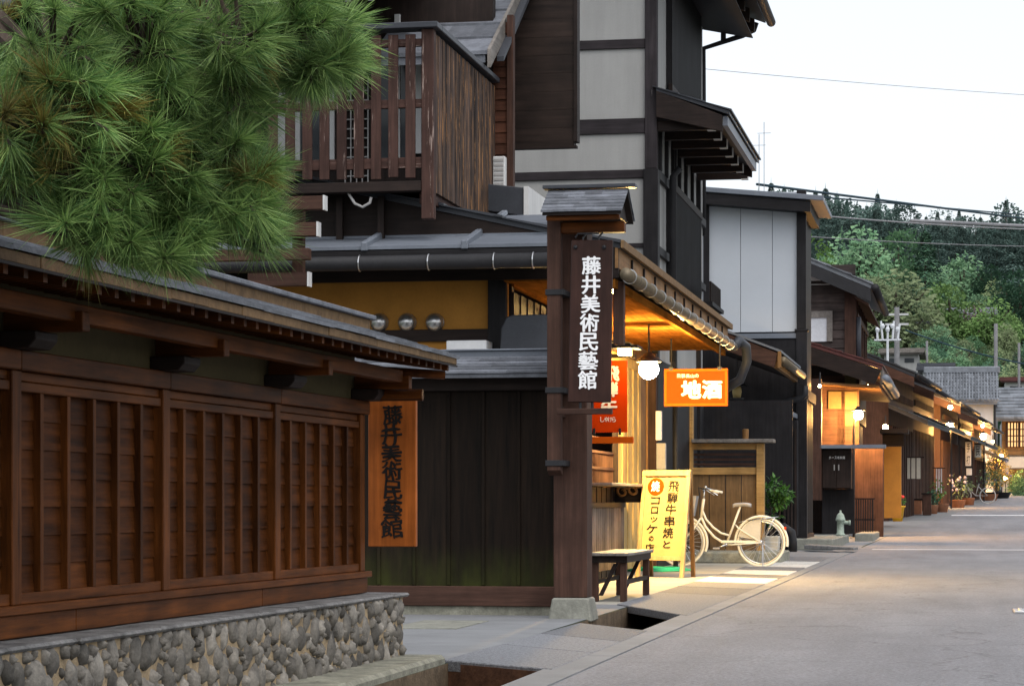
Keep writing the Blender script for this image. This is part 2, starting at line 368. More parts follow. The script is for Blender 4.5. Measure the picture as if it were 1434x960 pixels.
# ------------------------------------------------------------------ lettering
def glyph(ch, bold=0.0):
    cu = bpy.data.curves.new('tmp_text', 'FONT'); cu.body = ch; cu.size = 1; cu.extrude = 0.02; cu.offset = bold; cu.resolution_u = 3
    o = bpy.data.objects.new('tmp_text', cu); COL.objects.link(o)
    dg = bpy.context.evaluated_depsgraph_get(); me = bpy.data.meshes.new_from_object(o.evaluated_get(dg))
    vs = [tuple(v.co) for v in me.vertices]; fs = [tuple(p.vertices) for p in me.polygons]
    bpy.data.objects.remove(o); bpy.data.curves.remove(cu); bpy.data.meshes.remove(me)
    return vs, fs
def letter(mb, ch, cx, cz, wd, ht, y, th=0.004, bold=0.015, rot=0.0, brush=0.0, natural=False, shear=0.0, fat=0.0):
    if fat:      # a heavy brush: the same strokes laid again a little to each side
        st = random.getstate()
        for k, (a, b) in enumerate(((fat,0),(-fat,0),(0,fat*.7),(0,-fat*.7))):
            random.setstate(st); letter(mb, ch, cx+a, cz+b, wd, ht, y, th+.0007*(k+1), bold, rot, brush, natural, shear)
        random.setstate(st)
    vs, fs = glyph(ch, bold)
    if not vs: return mb
    xs = [v[0] for v in vs]; ys = [v[1] for v in vs]
    x0, x1, y0, y1 = min(xs), max(xs), min(ys), max(ys); mx, my = (x0+x1)/2, (y0+y1)/2
    sx = wd/(x1-x0); sy = ht/(y1-y0)
    if natural: sx = sy = min(sx, sy)
    out = []; seed = random.random()*50
    for a, b, c in vs:
        u, v = (a-mx)*sx, (b-my)*sy
        if brush:
            q = mnoise.noise_vector(Vector((u/wd*3+seed, v/ht*3, 0.3))); u += q.x*brush*wd; v += q.y*brush*ht
        u += shear*v
        u, v = u*cos(rot)-v*sin(rot), u*sin(rot)+v*cos(rot)
        out.append((cx+u, y - (th if c > 0 else -0.0005), cz+v))
    return mb.add(out, fs)
# ================================================================== the ground
def lerp_tab(tab, y):
    for (a, b), (c, d) in zip(tab, tab[1:]):
        if y <= c: return b + (d-b)*max(0, (y-a))/(c-a)
    return tab[-1][1]
TER = [(-100,0),(48,0),(60,.14),(90,.7),(112,.98),(140,1.5),(165,2.6),(185,8),(260,18),(330,28),(400,37),(470,42),(560,42),(1500,42)]
def T(y): return lerp_tab(TER, y)
EDGE = [(-100,-2.02),(50,-2.02),(60,-1.72),(75,-.75),(90,.10),(112,1.4),(140,2.75),(175,4.6),(200,6)]
def E(y): return lerp_tab(EDGE, y)
TX0, TX1, TY0, TY1 = -2.86, -2.22, 8.0, 22.2
xs = [-700,-200,-60,-20,-8,TX0,TX1,20,60,200,700]; ys = [-60,0,TY0,TY1,30,48,60,75,90,112,126,140,152,165,175,185,220,260,330,400,470,560,1400]
mb = MB(); nx = len(xs)
mb.v = [(x, y, T(y)) for y in ys for x in xs]
for j in range(len(ys)-1):
    for i in range(nx-1):
        if xs[i] == TX0 and ys[j] == TY0: continue
        mb.f.append((j*nx+i, j*nx+i+1, (j+1)*nx+i+1, (j+1)*nx+i))
tag(mb.build('ground', 'earth'), kind='structure')
mb = MB(); d = 0.45
mb.add([(TX0,TY0,0),(TX1,TY0,0),(TX1,TY1,0),(TX0,TY1,0),(TX0,TY0,-d),(TX1,TY0,-d),(TX1,TY1,-d),(TX0,TY1,-d)],[(0,1,5,4),(1,2,6,5),(2,3,7,6),(3,0,4,7),(4,5,6,7)])
tag(mb.build('drain_channel', 'trench'), kind='structure')
# road: one strip following the bend, each edge on the terrain
mb = MB(); yy = [-20,10,30,48,60,67,75,82,90,101,112,126,140,150]
for y in yy: mb.v += [(E(y), y, T(y)+.004), (E(y)+4.5, y, T(y)+.004), (E(y)+14, y, T(y)+.004)]
for i in range(len(yy)-1):
    for k in range(2): mb.f.append((3*i+k, 3*i+k+1, 3*i+k+4, 3*i+k+3))
tag(mb.build('road', 'asphalt'), kind='structure')
mb = MB()
for a, b in ((8,14),(14,20),(20,26),(26,32),(32,38),(38,44),(44,50)):
    mb.box(TX1+.003, -2.0, a+.008, b-.008, -.05, .012)
tag(mb.build('gutter_edge', 'concrete'), kind='structure')
mb = MB().add([(-9,8,.004),(TX0-.01,8,.004),(TX0-.01,21.3,.004),(-9,21.3,.004)],[(0,1,2,3)])
tag(mb.build('forecourt_pavement', 'concrete'), kind='structure')
mb = MB().add([(-9,21.304,.004),(TX0-.01,21.304,.004),(TX0-.01,37,.004),(-9,37,.004)],[(0,1,2,3)])
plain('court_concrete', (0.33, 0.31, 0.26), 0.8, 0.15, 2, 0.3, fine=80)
tag(mb.build('shop_pavement', 'court_concrete'), kind='structure')
mb = MB(); yy = [37.004,48,50,60,67,75,82,90,101,112,126,140]
for y in yy: mb.v += [(E(y)-3.6, y, T(y)+.004), (E(y)-.003, y, T(y)+.004)]
for i in range(len(yy)-1): mb.f.append((2*i,2*i+1,2*i+3,2*i+2))
tag(mb.build('upper_pavement', 'concrete'), kind='structure')
# slabs over the drain (skewed ends where the drain lies open)
plate = MB()
A0, A1 = (-2.90, 13.42), (-2.16, 12.78); B0, B1 = (-2.80, 17.75), (-2.16, 16.75); C0, C1 = (-3.0, 21.15), (-2.14, 19.05)
def slabq(mb, p, q, r, s, z1=.016, z0=-.05): mb.hexa([(*t, z0) for t in (p, q, r, s)], [(*t, z1) for t in (p, q, r, s)])
lp = lambda a, b, t: (a[0]+(b[0]-a[0])*t, a[1]+(b[1]-a[1])*t)
slabs = MB()
for t0, t1 in ((0, .36), (.365, .66), (.665, 1)):
    slabq(slabs, lp(A0, B0, t0), lp(A1, B1, t0), lp(A1, B1, t1), lp(A0, B0, t1))
D0, D1 = (-3.0, 24.0), (-2.14, 23.2)
slabq(slabs, C0, C1, lp(C1, D1, .995), lp(C0, D0, .995))
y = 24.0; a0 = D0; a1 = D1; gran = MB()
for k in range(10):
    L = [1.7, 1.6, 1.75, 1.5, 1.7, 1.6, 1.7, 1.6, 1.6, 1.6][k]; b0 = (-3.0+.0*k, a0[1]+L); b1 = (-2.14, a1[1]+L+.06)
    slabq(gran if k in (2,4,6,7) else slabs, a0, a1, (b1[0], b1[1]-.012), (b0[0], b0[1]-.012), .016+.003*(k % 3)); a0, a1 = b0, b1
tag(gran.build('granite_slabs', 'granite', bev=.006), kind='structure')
tag(slabs.build('drain_slabs', 'slab', bev=.006), kind='structure')
mb = MB(); slabq(mb, (A0[0]+.02, A0[1]-.012), (A1[0]-.02, A1[1]-.012), (A1[0]-.02, A1[1]-.004), (A0[0]+.02, A0[1]-.004), -.002, -.2)
tag(mb.build('drain_edge_plate', 'rust_plate'), 'rust brown edge plate under the first drain slab beside the stone wall', 'edge plate')
mb = MB().box(-3.30, TX0-.005, 9.0, 11.2, -.02, .05).box(-3.30, TX0-.005, 11.21, 13.35, -.02, .05)
tag(mb.build('mossy_kerb', 'kerb_stone', bev=.02), kind='structure')
mb = MB().box(-4.05, -3.55, 16.9, 18.1, .003, .009)
tag(mb.build('manhole_cover', 'footing'), 'flat grey manhole cover in the pavement before the board fence', 'manhole cover')
def band(x0, x1, y0, y1, n=6):
    mb = MB()
    for i in range(n):
        a, b = x0+(x1-x0)*i/n, x0+(x1-x0)*(i+1)/n
        mb.add([(a,y0,T(y0)+.009),(b,y0,T(y0)+.009),(b,y1,T(y1)+.009),(a,y1,T(y1)+.009)],[(0,1,2,3)])
    return mb
tag(band(-1.75, 4, 47.2, 47.55).build('road_marking', 'road_paint'), kind='structure')
tag(band(-.4, 5, 79, 79.8).build('road_marking', 'road_paint'), kind='structure')
mb = MB().box(.40, .75, 20.2, 20.75, .004, .02)
for i in range(5): mb.box(.44+.06*i, .475+.06*i, 20.26, 20.69, .02, .028)
tag(mb.build('road_stud', 'steel', bev=.004), 'small ribbed metal road stud lying alone in the asphalt', 'road stud')

# ================================================================== museum board wall on its cobblestone base
WX, SX = -3.74, -3.52
mw = thing('museum_wall', 'long reddish brown lattice board wall with shingled eaves behind the pine', 'wall', (WX, 13.05, .40), W)
posts = [3.72, 5.27, 6.82, 8.37, 9.93, 11.48, 13.0]
mb = MB(); zb, n = .56, 7
for r in range(n):     # lapped boards behind the slats
    z0 = zb + r*.1085
    for a, b in zip(posts, posts[1:]):
        mb.hexa([(WX-.05,a,z0),(WX-.028,a,z0),(WX-.028,b,z0),(WX-.05,b,z0)], [(WX-.05,a,z0+.1135),(WX-.037,a,z0+.1135),(WX-.037,b,z0+.1135),(WX-.05,b,z0+.1135)])
mb.build('wall_boards', 'panel_wood', mw)
for y in posts:
    MB().box(WX-.07, WX+.012, y-.042, y+.042, .522, 1.392).build('post', 'wall_wood_z', mw, bev=.004)
for a, b in zip(posts, posts[1:]):
    mb = MB(); wdt = (b-a)/6
    for k in range(1, 6): mb.box(WX-.045, WX-.002, a+wdt*k-.015, a+wdt*k+.015, .5655, 1.316)
    mb.build('lattice', 'wall_wood_z', mw, bev=.002)
    mb = MB().box(WX-.06, WX+.002, a+.043, b-.043, .5225, .5655)
    mb.box(WX-.06, WX+.002, a+.043, b-.043, 1.316, 1.352); mb.box(WX-.06, WX-.008, a+.043, b-.043, 1.355, 1.391)
    mb.build('panel_rail', 'wall_wood_y', mw, bev=.003)
MB().box(WX-.09, WX+.04, 3.5, 13.09, .488, .522).build('sill_lip', 'wall_wood_y', mw, bev=.004)
mb = MB()
for a, b in ((3.5,5.9),(5.905,8.9),(8.905,11.2),(11.205,13.06)): mb.box(WX-.09, WX+.022, a, b, .402, .488)
mb.build('ground_beam', 'wall_wood_y', mw, bev=.004)
mb = MB()
for a, b in zip([3.4]+posts[1:-1], posts[1:-1]+[13.08]): mb.box(WX-.08, WX+.03, a+.002, b-.002, 1.3925, 1.467)
mb.build('top_beam', 'wall_wood_y', mw, bev=.004)
MB().box(WX-.07, WX-.03, 3.4, 12.98, 1.467, 1.72).build('plaster_band', 'olive_plaster', mw)
mb = MB().box(-3.56, -3.485, 3.4, 12.95, 1.565, 1.632); mb.build('purlin', 'wall_wood_y', mw, bev=.004)
for y in posts[1:]:
    MB().box(WX-.03, -3.455, y-.035, y+.035, 1.53, 1.603).build('bracket_arm', 'wall_wood_x', mw, bev=.004)
    mb = MB(); yq = y
    mb.prism_y([(WX-.03,1.468),(WX+.10,1.468),(WX+.13,1.50),(WX+.13,1.5295),(WX-.03,1.5295)], yq-.10, yq+.10); mb.build('bracket_block', 'dark_wood_x', mw, bev=.004)
mb = MB(); y = 3.6
while y < 13.1:
    mb.hexa([(WX,y-.018,1.70),(-3.262,y-.018,1.633),(-3.262,y+.018,1.633),(WX,y+.018,1.70)],[(WX,y-.018,1.735),(-3.262,y-.018,1.664),(-3.262,y+.018,1.664),(WX,y+.018,1.735)]); y += .158
mb.build('rafters', 'wall_wood_x', mw)
mb = MB(); 
for i in range(16):
    a = 3.4+i*.61; mb.slab((-3.225,a,1.667),(-3.225,a+.605,1.667),(WX,a+.605,1.765),(WX,a,1.765),.01)
mb.build('roof_boards', 'dark_wood_y', mw)
mb = MB()
for i in range(24):
    a = 3.35+i*.409; mb.box(-3.262, -3.232+random.uniform(-.004,.004), a, a+.4085, 1.668+random.uniform(-.003,.003), 1.708)
mb.build('eave_fascia', 'shingle_edge', mw, bev=.003)
mb = MB(); roof_courses(mb, (-3.222,3.3,1.708),(-3.222,13.20,1.708),(WX+.02,3.3,1.86),(WX+.02,13.0,1.86), 9, .008, 28, .5, .003)
mb.build('shingles', 'roof_shingle', mw)
mb = MB(); roof_courses(mb, (-4.26,3.3,1.708),(-4.26,13.15,1.708),(WX-.02,3.3,1.86),(WX-.02,13.0,1.86), 5, .008, 10, .5)
mb.slab((-4.26,3.4,1.70),(-4.26,13.1,1.70),(WX,13.1,1.80),(WX,3.4,1.80),.02); mb.build('rear_shingles', 'roof_shingle', mw)
mb = MB()
for i in range(16): mb.box(WX-.06, WX+.06, 3.3+.605*i, 3.3+.605*i+.603, 1.80, 1.915)
rb = mb.build('ridge', 'shingle_edge', mw, bev=.003)
MB().box(WX-.085, WX+.085, 3.3, 13.02, 1.9155, 1.94).build('ridge_cap', 'roof_shingle', rb, bev=.004)
MB().tube([(-3.9,13.02,1.50),(-3.40,13.06,1.50)], .034, 10).build('log_bracket', 'wall_wood_x', mw)
MB().tube([(-3.9,12.9,1.65),(-3.3,13.16,1.615)], .026, 10).build('eave_pole', 'wall_wood_x', mw)

cb = thing('cobblestone_base', 'low cobblestone wall base with mortar joints and grey capstones', 'stone wall', (SX, 13.2, 0), W)
MB().box(-4.0, SX-.026, 5.5, 13.172, -.05, .377).build('mortar_core', 'mortar', cb)
mb = MB(); y = 5.5
while y < 13.1:
    L = min(random.uniform(.55, 1.0), 13.215-y)
    mb.box(-4.0, SX+.0+random.uniform(-.01,.012), y, y+L-.006, .376, .40+random.uniform(-.003,.0)); y += L
mb.build('capstones', 'cap_stone', cb, bev=.01)
def cobbles(mb, put, u0, u1, v0, v1):
    placed = []; area = (u1-u0)*(v1-v0)
    for rmin, rmax, tries in ((.05,.074,int(area*1200)), (.032,.05,int(area*2600)), (.018,.032,int(area*6000))):
        for _ in range(tries):
            r = random.uniform(rmin, rmax); u = random.uniform(u0, u1-r*.6); v = random.uniform(v0, v1-r*.55)
            if all((u-a)**2 + ((v-b)*.82)**2 > ((r+q)*.86)**2 for a, b, q in placed if abs(u-a) < .14): placed.append((u, v, r))
    for u, v, r in placed:
        su, sv = r*random.uniform(.82,1.0), r*random.uniform(1.0,1.32)
        b0 = len(mb.v); mb.ball((0,0,0), 1, 11, 7); sd = Vector((random.random()*90, random.random()*90, 0)); an = random.uniform(-.6,.6)
        dep = random.uniform(.026,.042)
        for i in range(b0, len(mb.v)):
            p = Vector(mb.v[i]); q = 1 + .42*mnoise.noise(p*.9+sd) + .12*mnoise.noise(p*2.2+sd)
            a, b = p.x*su*q, p.z*sv*q; a, b = a*cos(an)-b*sin(an), a*sin(an)+b*cos(an)
            mb.v[i] = put(min(u+a, u1+.004), min(v+b, v1-.001), p.y*dep*(1+.6*mnoise.noise(p*2.0+sd)))
mb = MB()
cobbles(mb, lambda u, v, d: (SX-.034-d, u, v), 7.0, 13.165, -.02, .376)
cobbles(mb, lambda u, v, d: (u, 13.168-d, v), -3.95, SX-.04, -.02, .376)
mb.build('cobblestones', 'stone', cb, smooth=True)

# orange name board hung on the end of the wall
KAN = '藤井美術民藝館'
nb = thing('name_board', 'upright orange wooden board with black brush characters hung on the wall end', 'sign', (-3.17, 13.42, .65))
x0, z1 = S.fy(515.5, 550.5, 13.42); x1, z0 = S.fy(582.5, 765, 13.42)
MB().box(x0, x1, 13.42, 13.46, z0, z1).build('board', 'sign_orange_wood', nb, bev=.004)
mb = MB()
for i, ch in enumerate(KAN):
    cz = z1 - .085 - (z1-z0-.12)*(i+.35)/7; ww = [.105,.115,.115,.11,.10,.105,.125][i]
    letter(mb, ch, (x0+x1)/2+[.005,-.005,-.004,.0,.006,.003,.0][i], cz, ww, .108, 13.42, .002, 0.0, random.uniform(-.06,.1), .10, fat=.0028)
mb.build('lettering', 'ink', nb)

# ================================================================== dark board fence and its tall gate post
fy = 19.1
df = thing('board_fence', 'dark mossy upright board fence under a small shingled roof ledge', 'fence', (-4.2, fy, 0))
edges = [S.fy(px, 700, fy)[0] for px in (430, 482, 530, 579.5, 628, 676.5, 726, 778)]
mb = MB()
for a, b in zip(edges, edges[1:]): mb.box(a+.002, b-.002, fy+.02, fy+.05, .22, 1.84)
mb.build('boards', 'mossy_board', df)
mb = MB()
for a in edges[:-1]: mb.box(a-.014, a+.014, fy, fy+.0195, .24, 1.80)
mb.build('battens', 'mossy_board', df, bev=.003)
MB().box(edges[0], edges[-1], fy-.03, fy+.07, .075, .235).build('base_rail', 'brown_wood_x', df, bev=.006)
MB().box(edges[0], edges[-1], fy+.0, fy+.12, -.02, .074).build('plinth', 'kerb_stone', df)
MB().box(edges[0], edges[-1], fy-.05, fy+.1, 1.80, 1.92).build('head_beam', 'dark_wood_x', df, bev=.005)
mb = MB(); roof_courses(mb, (-5.9,fy-.28,1.925),(-3.10,fy-.28,1.925),(-5.9,fy+.10,2.075),(-3.10,fy+.10,2.075), 6, .008, 5, .4, .002)
mb.slab((-5.9,fy-.27,1.92),(-3.11,fy-.27,1.92),(-3.11,fy+.45,2.06),(-5.9,fy+.45,2.06),.03); mb.build('roof_ledge', 'roof_shingle', df)
MB().box(-5.9, -3.11, fy+.10, fy+.2, 2.05, 2.125).box(-5.9,-3.10,fy+.08,fy+.22,2.1255,2.14).build('ridge_board', 'roof_metal', df, bev=.004)

py0 = 18.62
gp = thing('gate_post', 'thick brown square gate post standing on a stone footing', 'post', (-2.97, py0, 0))
pxl, pxr = S.fy(775, 700, py0)[0], S.fy(822, 700, py0)[0]
MB().box(pxl, pxr, py0, py0+.27, .165, 3.02).build('shaft', 'brown_wood_z', gp, bev=.008)
fl, fr = S.fy(768.5, 800, py0)[0], S.fy(830, 800, py0)[0]
MB().hexa([(fl,py0-.05,-.02),(fr,py0-.05,-.02),(fr,py0+.33,-.02),(fl,py0+.33,-.02)],[(fl+.03,py0-.03,.165),(fr-.03,py0-.03,.165),(fr-.03,py0+.30,.165),(fl+.03,py0+.30,.165)]).build('footing', 'footing', gp, bev=.012)
# museum sign: strapped pole, little roof, hanging board
sy = 18.35
ms = thing('museum_sign', 'tall dark hanging museum sign with white characters under a little shingled roof', 'sign', (-3.0, sy, .9))
a, zt = S.fy(766, 300, sy); b, zb_ = S.fy(785, 662, sy)
MB().prism_x([(sy,zb_+.02),(sy+.10,zb_-.02),(sy+.10,zt+.05),(sy,zt+.05)], a, b).build('pole', 'brown_wood_z', ms, bev=.004)
for py in (409, 546, 648):
    z = S.fy(770, py, sy)[1]; MB().box(a-.012, b+.03, sy-.012, sy+.27, z-.022, z+.022).build('strap', 'iron', ms, bev=.003)
rl, rz1 = S.fy(760, 268, sy-.3); rr, rz0 = S.fy(871, 295, sy-.3)
rl, rr = S.fy(757, 290, sy-.25)[0], S.fy(871, 290, sy-.25)[0]
ze = S.fy(800, 296, sy-.25)[1]; zr = S.fy(800, 266, sy+.12)[1]; yr = sy+.12
mb = MB(); roof_courses(mb, (rl,sy-.25,ze),(rr,sy-.25,ze),(rl,yr,zr),(rr,yr,zr), 7, .008, 4, .4, .002)
roof_courses(mb, (rr,yr+.37,ze),(rl,yr+.37,ze),(rr,yr,zr),(rl,yr,zr), 7, .008, 4, .4, .002); mb.build('little_roof', 'roof_shingle', ms)
MB().box(rl-.04, rr+.06, yr-.06, yr+.06, zr+.006, zr+.035).build('ridge_cap', 'roof_metal_dark', ms, bev=.004)
mb = MB().slab((rl+.01,sy-.23,ze-.004),(rr-.01,sy-.23,ze-.004),(rr-.01,yr,zr-.006),(rl+.01,yr,zr-.006),.02).slab((rl+.01,yr,zr-.006),(rr-.01,yr,zr-.006),(rr-.01,yr+.35,ze-.004),(rl+.01,yr+.35,ze-.004),.02)
mb.prism_x([(sy-.16,ze-.02),(yr,zr-.06),(yr+.28,ze-.02)], rl+.05, rl+.07).prism_x([(sy-.16,ze-.02),(yr,zr-.06),(yr+.28,ze-.02)], rr-.07, rr-.05); mb.build('roof_underside', 'dark_wood_x', ms)
MB().box(rl+.06, rr-.02, sy+.02, sy+.12, ze-.13, ze-.05).box(rl+.03,rr-.03,sy-.18,sy-.13,ze-.055,ze-.02).build('roof_beam', 'wall_wood_x', ms, bev=.004)
by = 18.2
q = [S.fy(800, 336, by), S.fy(858, 336, by), S.fy(855, 563, by), S.fy(795, 563, by)]
mb = MB(); vs = [(x, by, z) for x, z in q] + [(x, by+.035, z) for x, z in q]
mb.add(vs, [(0,3,2,1),(4,5,6,7),(0,1,5,4),(1,2,6,5),(2,3,7,6),(3,0,4,7)]); mb.build('board', 'sign_dark_wood', ms, bev=.006)
mb = MB()
for i, ch in enumerate(KAN):
    cx, cz = S.fy(828.5 - 1.0*i, 372 + 26.6*i, by); letter(mb, ch, cx, cz, .140, .134, by, .005, 0.0, random.uniform(-.03,.05), .05, fat=.0038)
mb.build('lettering', 'white_paint', ms)
mb = MB(); h1, h2 = S.fy(816, 336, by), S.fy(838, 336, by); zt2 = ze-.13
for x in (h1[0], h2[0]): mb.tube([(x,by+.018,h1[1]-.02),(x,by+.018,h1[1]+.02),(x,sy+.06,zt2)], .007, 6)
mb.tube([(h1[0]-.06,by+.018,h1[1]+.02),(h1[0]-.04,by+.02,h1[1]+.05),(h2[0],by+.02,h1[1]+.05)], .007, 6)
for px in (806, 846):
    x, z = S.fy(px, 346, by); mb.ball((x, by-.004, z), .017, 8, 6)
mb.build('hanger', 'iron', ms)
xa, za = S.fy(780, 576, by); xb, zb2 = S.fy(857, 576, by)
MB().box(xa, xb, by-.02, by+.04, za-.022, za+.022).build('crossbar', 'brown_wood_x', ms, bev=.004)
mb = MB()
for px in (812, 829):
    x, z = S.fy(px, 566, by); mb.tube([(x,by+.02,z+.03),(x,by+.02,z-.035)], .011, 8)
each(mb, 'lower_hook', 'iron', ms)
MB().box(pxl+.02, pxl+.10, sy+.02, py0+.01, za-.03, za+.05).build('bracket', 'brown_wood_y', ms)
# ================================================================== museum house: ochre lower storey, balcony, upper roofs
hy = 22.6
mh = thing('museum_house', 'dark timber museum house with ochre plaster wall, slatted balcony and layered roofs', 'house', (-6.0, hy, 0))
hx0 = -12.0; hxr = -4.25
MB().box(hx0, hxr, hy, hy+.15, 0, 3.25).build('ochre_wall', 'ochre_plaster', mh)
mb = MB()
def yb(px0, py0, px1, py1, y, yd, mbx):      # a box on plane y given by two picture corners
    a, z1 = S.fy(px0, py0, y); b, z0 = S.fy(px1, py1, y)
    if abs(px1-px0) > 40: z1 = S.fy(px1, py0, y)[1]
    return mbx.box(a, b, y, y+yd, z0, z1)
yb(683, 380, 709, 520, hy-.06, .059, mb); mb.build('corner_post', 'black_wood_z', mh, bev=.006)
mb = MB(); yb(300, 460, 684, 477, hy-.05, .049, mb); yb(300, 374, 770, 388, hy-.05, .049, mb); mb.build('wall_beam', 'dark_wood_x', mh, bev=.005)
vent = None
for i, px in enumerate((530, 569, 608)):
    x, z = S.fy(px, 451, hy-.05); mb = MB().ball((x, hy-.03, z), .088, 16, 10)
    for k in range(3): mb.ring_y(x, hy-.012, z, .083, .008, 18, 6)
    tag(mb.build('vent_hood', 'steel', smooth=True, origin=(x, hy-.03, z)), ['round steel vent hood, the one nearest the shingled wall roof', 'round steel vent hood, middle of three on the ochre wall', 'round steel vent hood, nearest the dark post of the ochre wall'][i], 'vent', 'round steel vents on the ochre wall')
mb = MB(); yb(625, 476, 681, 489, hy-.36, .3, mb); tag(mb.build('junction_box', 'white_paint', origin=mb.v[0], bev=.006), 'low white box sitting behind the fence roof ledge', 'box')
x0, z1 = S.fy(700, 441, hy-.4); x1, z0 = S.fy(775, 489, hy-.4)
mb = MB().prism_y([(x0,z0),(x0+.01,z0+.2),(x0+.06,z1-.02),(x0+.12,z1),(x1,z1),(x1,z0)], hy-.4, hy-.02)
tag(mb.build('grey_hood', 'roof_metal_dark', origin=(x0,hy-.4,z0), bev=.01), 'dark grey rounded metal hood against the ochre wall by the gate post', 'hood')
# lower metal roof and its gutter
gy = 21.7; ze_ = S.fy(600, 345, gy)[1]; yr_ = 23.65; zr_ = ze_ + .26*(yr_-gy)
rx0, rx1 = -12.0, -3.7
mb = MB()
xs_ = [rx0 + i*.94 for i in range(10)]
for a, b in zip(xs_, xs_[1:]): 
    for k in range(3):
        t0, t1 = k/3, (k+1)/3; ya, yb2 = gy+(yr_-gy)*t0, gy+(yr_-gy)*t1; za, zb3 = ze_+(zr_-ze_)*t0, ze_+(zr_-ze_)*t1
        if b > -3.6: b = rx1
        mb.slab((a+.003,ya,za+.012),(b-.003,ya,za+.012),(b-.003,yb2+.03,zb3),(a+.003,yb2+.03,zb3),.03)
lr = mb.build('lower_roof', 'roof_metal', mh)
mb = MB()
for a in xs_[1:]: mb.hexa([(a-.035,gy-.03,ze_-.035),(a+.035,gy-.03,ze_-.035),(a+.035,yr_,zr_),(a-.035,yr_,zr_)],[(a-.03,gy-.03,ze_+.05),(a+.03,gy-.03,ze_+.05),(a+.03,yr_,zr_+.05),(a-.03,yr_,zr_+.05)])
mb.build('roof_ribs', 'roof_metal', lr, bev=.01)
MB().box(rx0, rx1, gy-.01, gy+.02, ze_-.12, ze_-.03).build('eave_board', 'black_wood_x', mh)
mb = MB().slab((rx0,gy+.03,ze_-.06),(rx1,gy+.03,ze_-.06),(rx1,hy+.02,ze_+.02),(rx0,hy+.02,ze_+.02),.04); mb.build('eave_soffit', 'black_wood_x', mh)
gz = S.fy(600, 367, gy-.08)[1]
gt = MB().tube([(rx0,gy-.08,gz),(rx1+.1,gy-.08,gz)], .068, 14).build('gutter', 'gutter_dark', mh, smooth=True)
mb = MB()
for px in (410, 501, 598, 690, 745):
    x, z = S.fy(px, 366, gy-.16); mb.ring_y(0, 0, 0, .073, .006, 14, 5); n = 14*5
    for i in range(len(mb.v)-n, len(mb.v)): v = mb.v[i]; mb.v[i] = (x+v[1], gy-.08+v[0], gz+v[2])
each(mb, 'gutter_strap', 'steel', gt)
# balcony
by_ = 21.95
cx0 = S.fy(590, 150, by_)[0]; cx1 = S.fy(607, 150, by_)[0]
zt = S.fy(598, 40, by_)[1]; zbm = S.fy(598, 306, by_)[1]
bal = MB().box(cx0, cx1, by_, by_+.11, zbm, zt).build('balcony_post', 'worn_wood', mh, bev=.005)
z245, z50 = S.fy(550, 246, by_)[1], S.fy(550, 49, by_)[1]
slat_px = [p for p in range(201, 590, 24)]
slat_px = [574.5 - 24.1*i for i in range(18)]
mb = MB()
for i, px in enumerate(slat_px):
    x = S.fy(px, 150, by_)[0]; j = random.uniform(-.01,.01); mb.box(x-.047, x+.047, by_, by_+.022, z245-.02+j, z50)
mb.build('balcony_slats', 'worn_wood', mh, bev=.003)
mb = MB()
for py, h in ((60, .035), (145, .04), (228, .05)):
    z = S.fy(550, py, by_)[1]; mb.box(-8.2, cx0-.002, by_+.0225, by_+.07, z-h, z+h)
mb.build('balcony_rails', 'worn_rail', mh, bev=.004)
z268, z255 = S.fy(550, 268, by_)[1], S.fy(550, 254, by_)[1]
MB().box(-8.2, cx0-.003, by_-.01, by_+.12, z268, z255).build('balcony_beam', 'dark_wood_x', mh, bev=.005)
MB().box(-8.2, cx0-.1, by_+.13, 25.0, z255-.04, z255).build('balcony_floor', 'black_wood_x', mh)
hr = MB().box(-8.2, cx1+.05, by_-.06, by_+.16, zt, zt+.055); hr.box(cx1-.12, cx1+.05, by_+.161, 24.95, zt, zt+.055)
hr.build('handrail', 'roof_metal_dark', mh, bev=.006)
mb = MB(); yv = by_+.115; k = 0
while yv < 24.9:
    mb.box(cx1-.028+.006*(k%2), cx1-.004+.006*(k%2), yv, yv+.092, z255-.10, zt-.03); yv += .096; k += 1
mb.build('balcony_side_boards', 'weathered_slat', mh, bev=.003)
MB().box(cx1-.16, cx1-.03, by_+.12, 24.9, z255-.2, z255-.05).build('side_beam', 'worn_rail', mh, bev=.004)
for px in (475, 533):
    x = S.fy(px, 290, by_+.3)[0]; MB().box(x-.03, x+.03, by_+.3, by_+.36, ze_+.1, z268).build('strut', 'dark_wood_z', mh)
mb = MB(); mb.tube([S.fy(487,269,by_+.05)[0:1]+(by_+.05,S.fy(487,269,by_+.05)[1])]+[(S.fy(px,py,by_+.05)[0],by_+.05,S.fy(px,py,by_+.05)[1]) for px,py in ((497,285),(508,290),(518,284),(520,276))], .014, 6)
mb.build('loose_hose', 'grey_plastic', mh, smooth=True)
# wall behind the balcony
uy = 25.0
MB().box(-12, -4.86, uy, uy+.15, 3.4, 6.6).build('upper_wall', 'dark_wood_z', mh)
for a, b, c_, d_ in ((385,158,400,236),(407,158,422,238),(533,60,541,90),(553,70,561,230)):
    mb = MB(); yb(a, c_, b if False else b, d_, uy-.03, .029, mb) if False else None
for px0, px1, py0_, py1_ in ((384,400,120,240),(406,420,120,240),(454,468,120,235),(552,560,20,225),(578,590,75,215)):
    mb = MB(); yb(px0, py0_, px1, py1_, uy-.04, .039, mb); mb.build('window_frame', 'white_plaster', mh, bev=.004)
for px0, px1 in ((532, 551), (561, 577), (421,452)):
    mb = MB(); yb(px0, 60, px1, 228, uy-.02, .019, mb); mb.build('window_pane', 'glass_dark', mh)
mb = MB()
for i in range(14):
    z = 3.95 + i*.1; a = S.fy(483, 200, uy-.05)[0]; b = S.fy(516, 200, uy-.05)[0]; mb.box(a, b, uy-.06, uy-.03, z, z+.012)
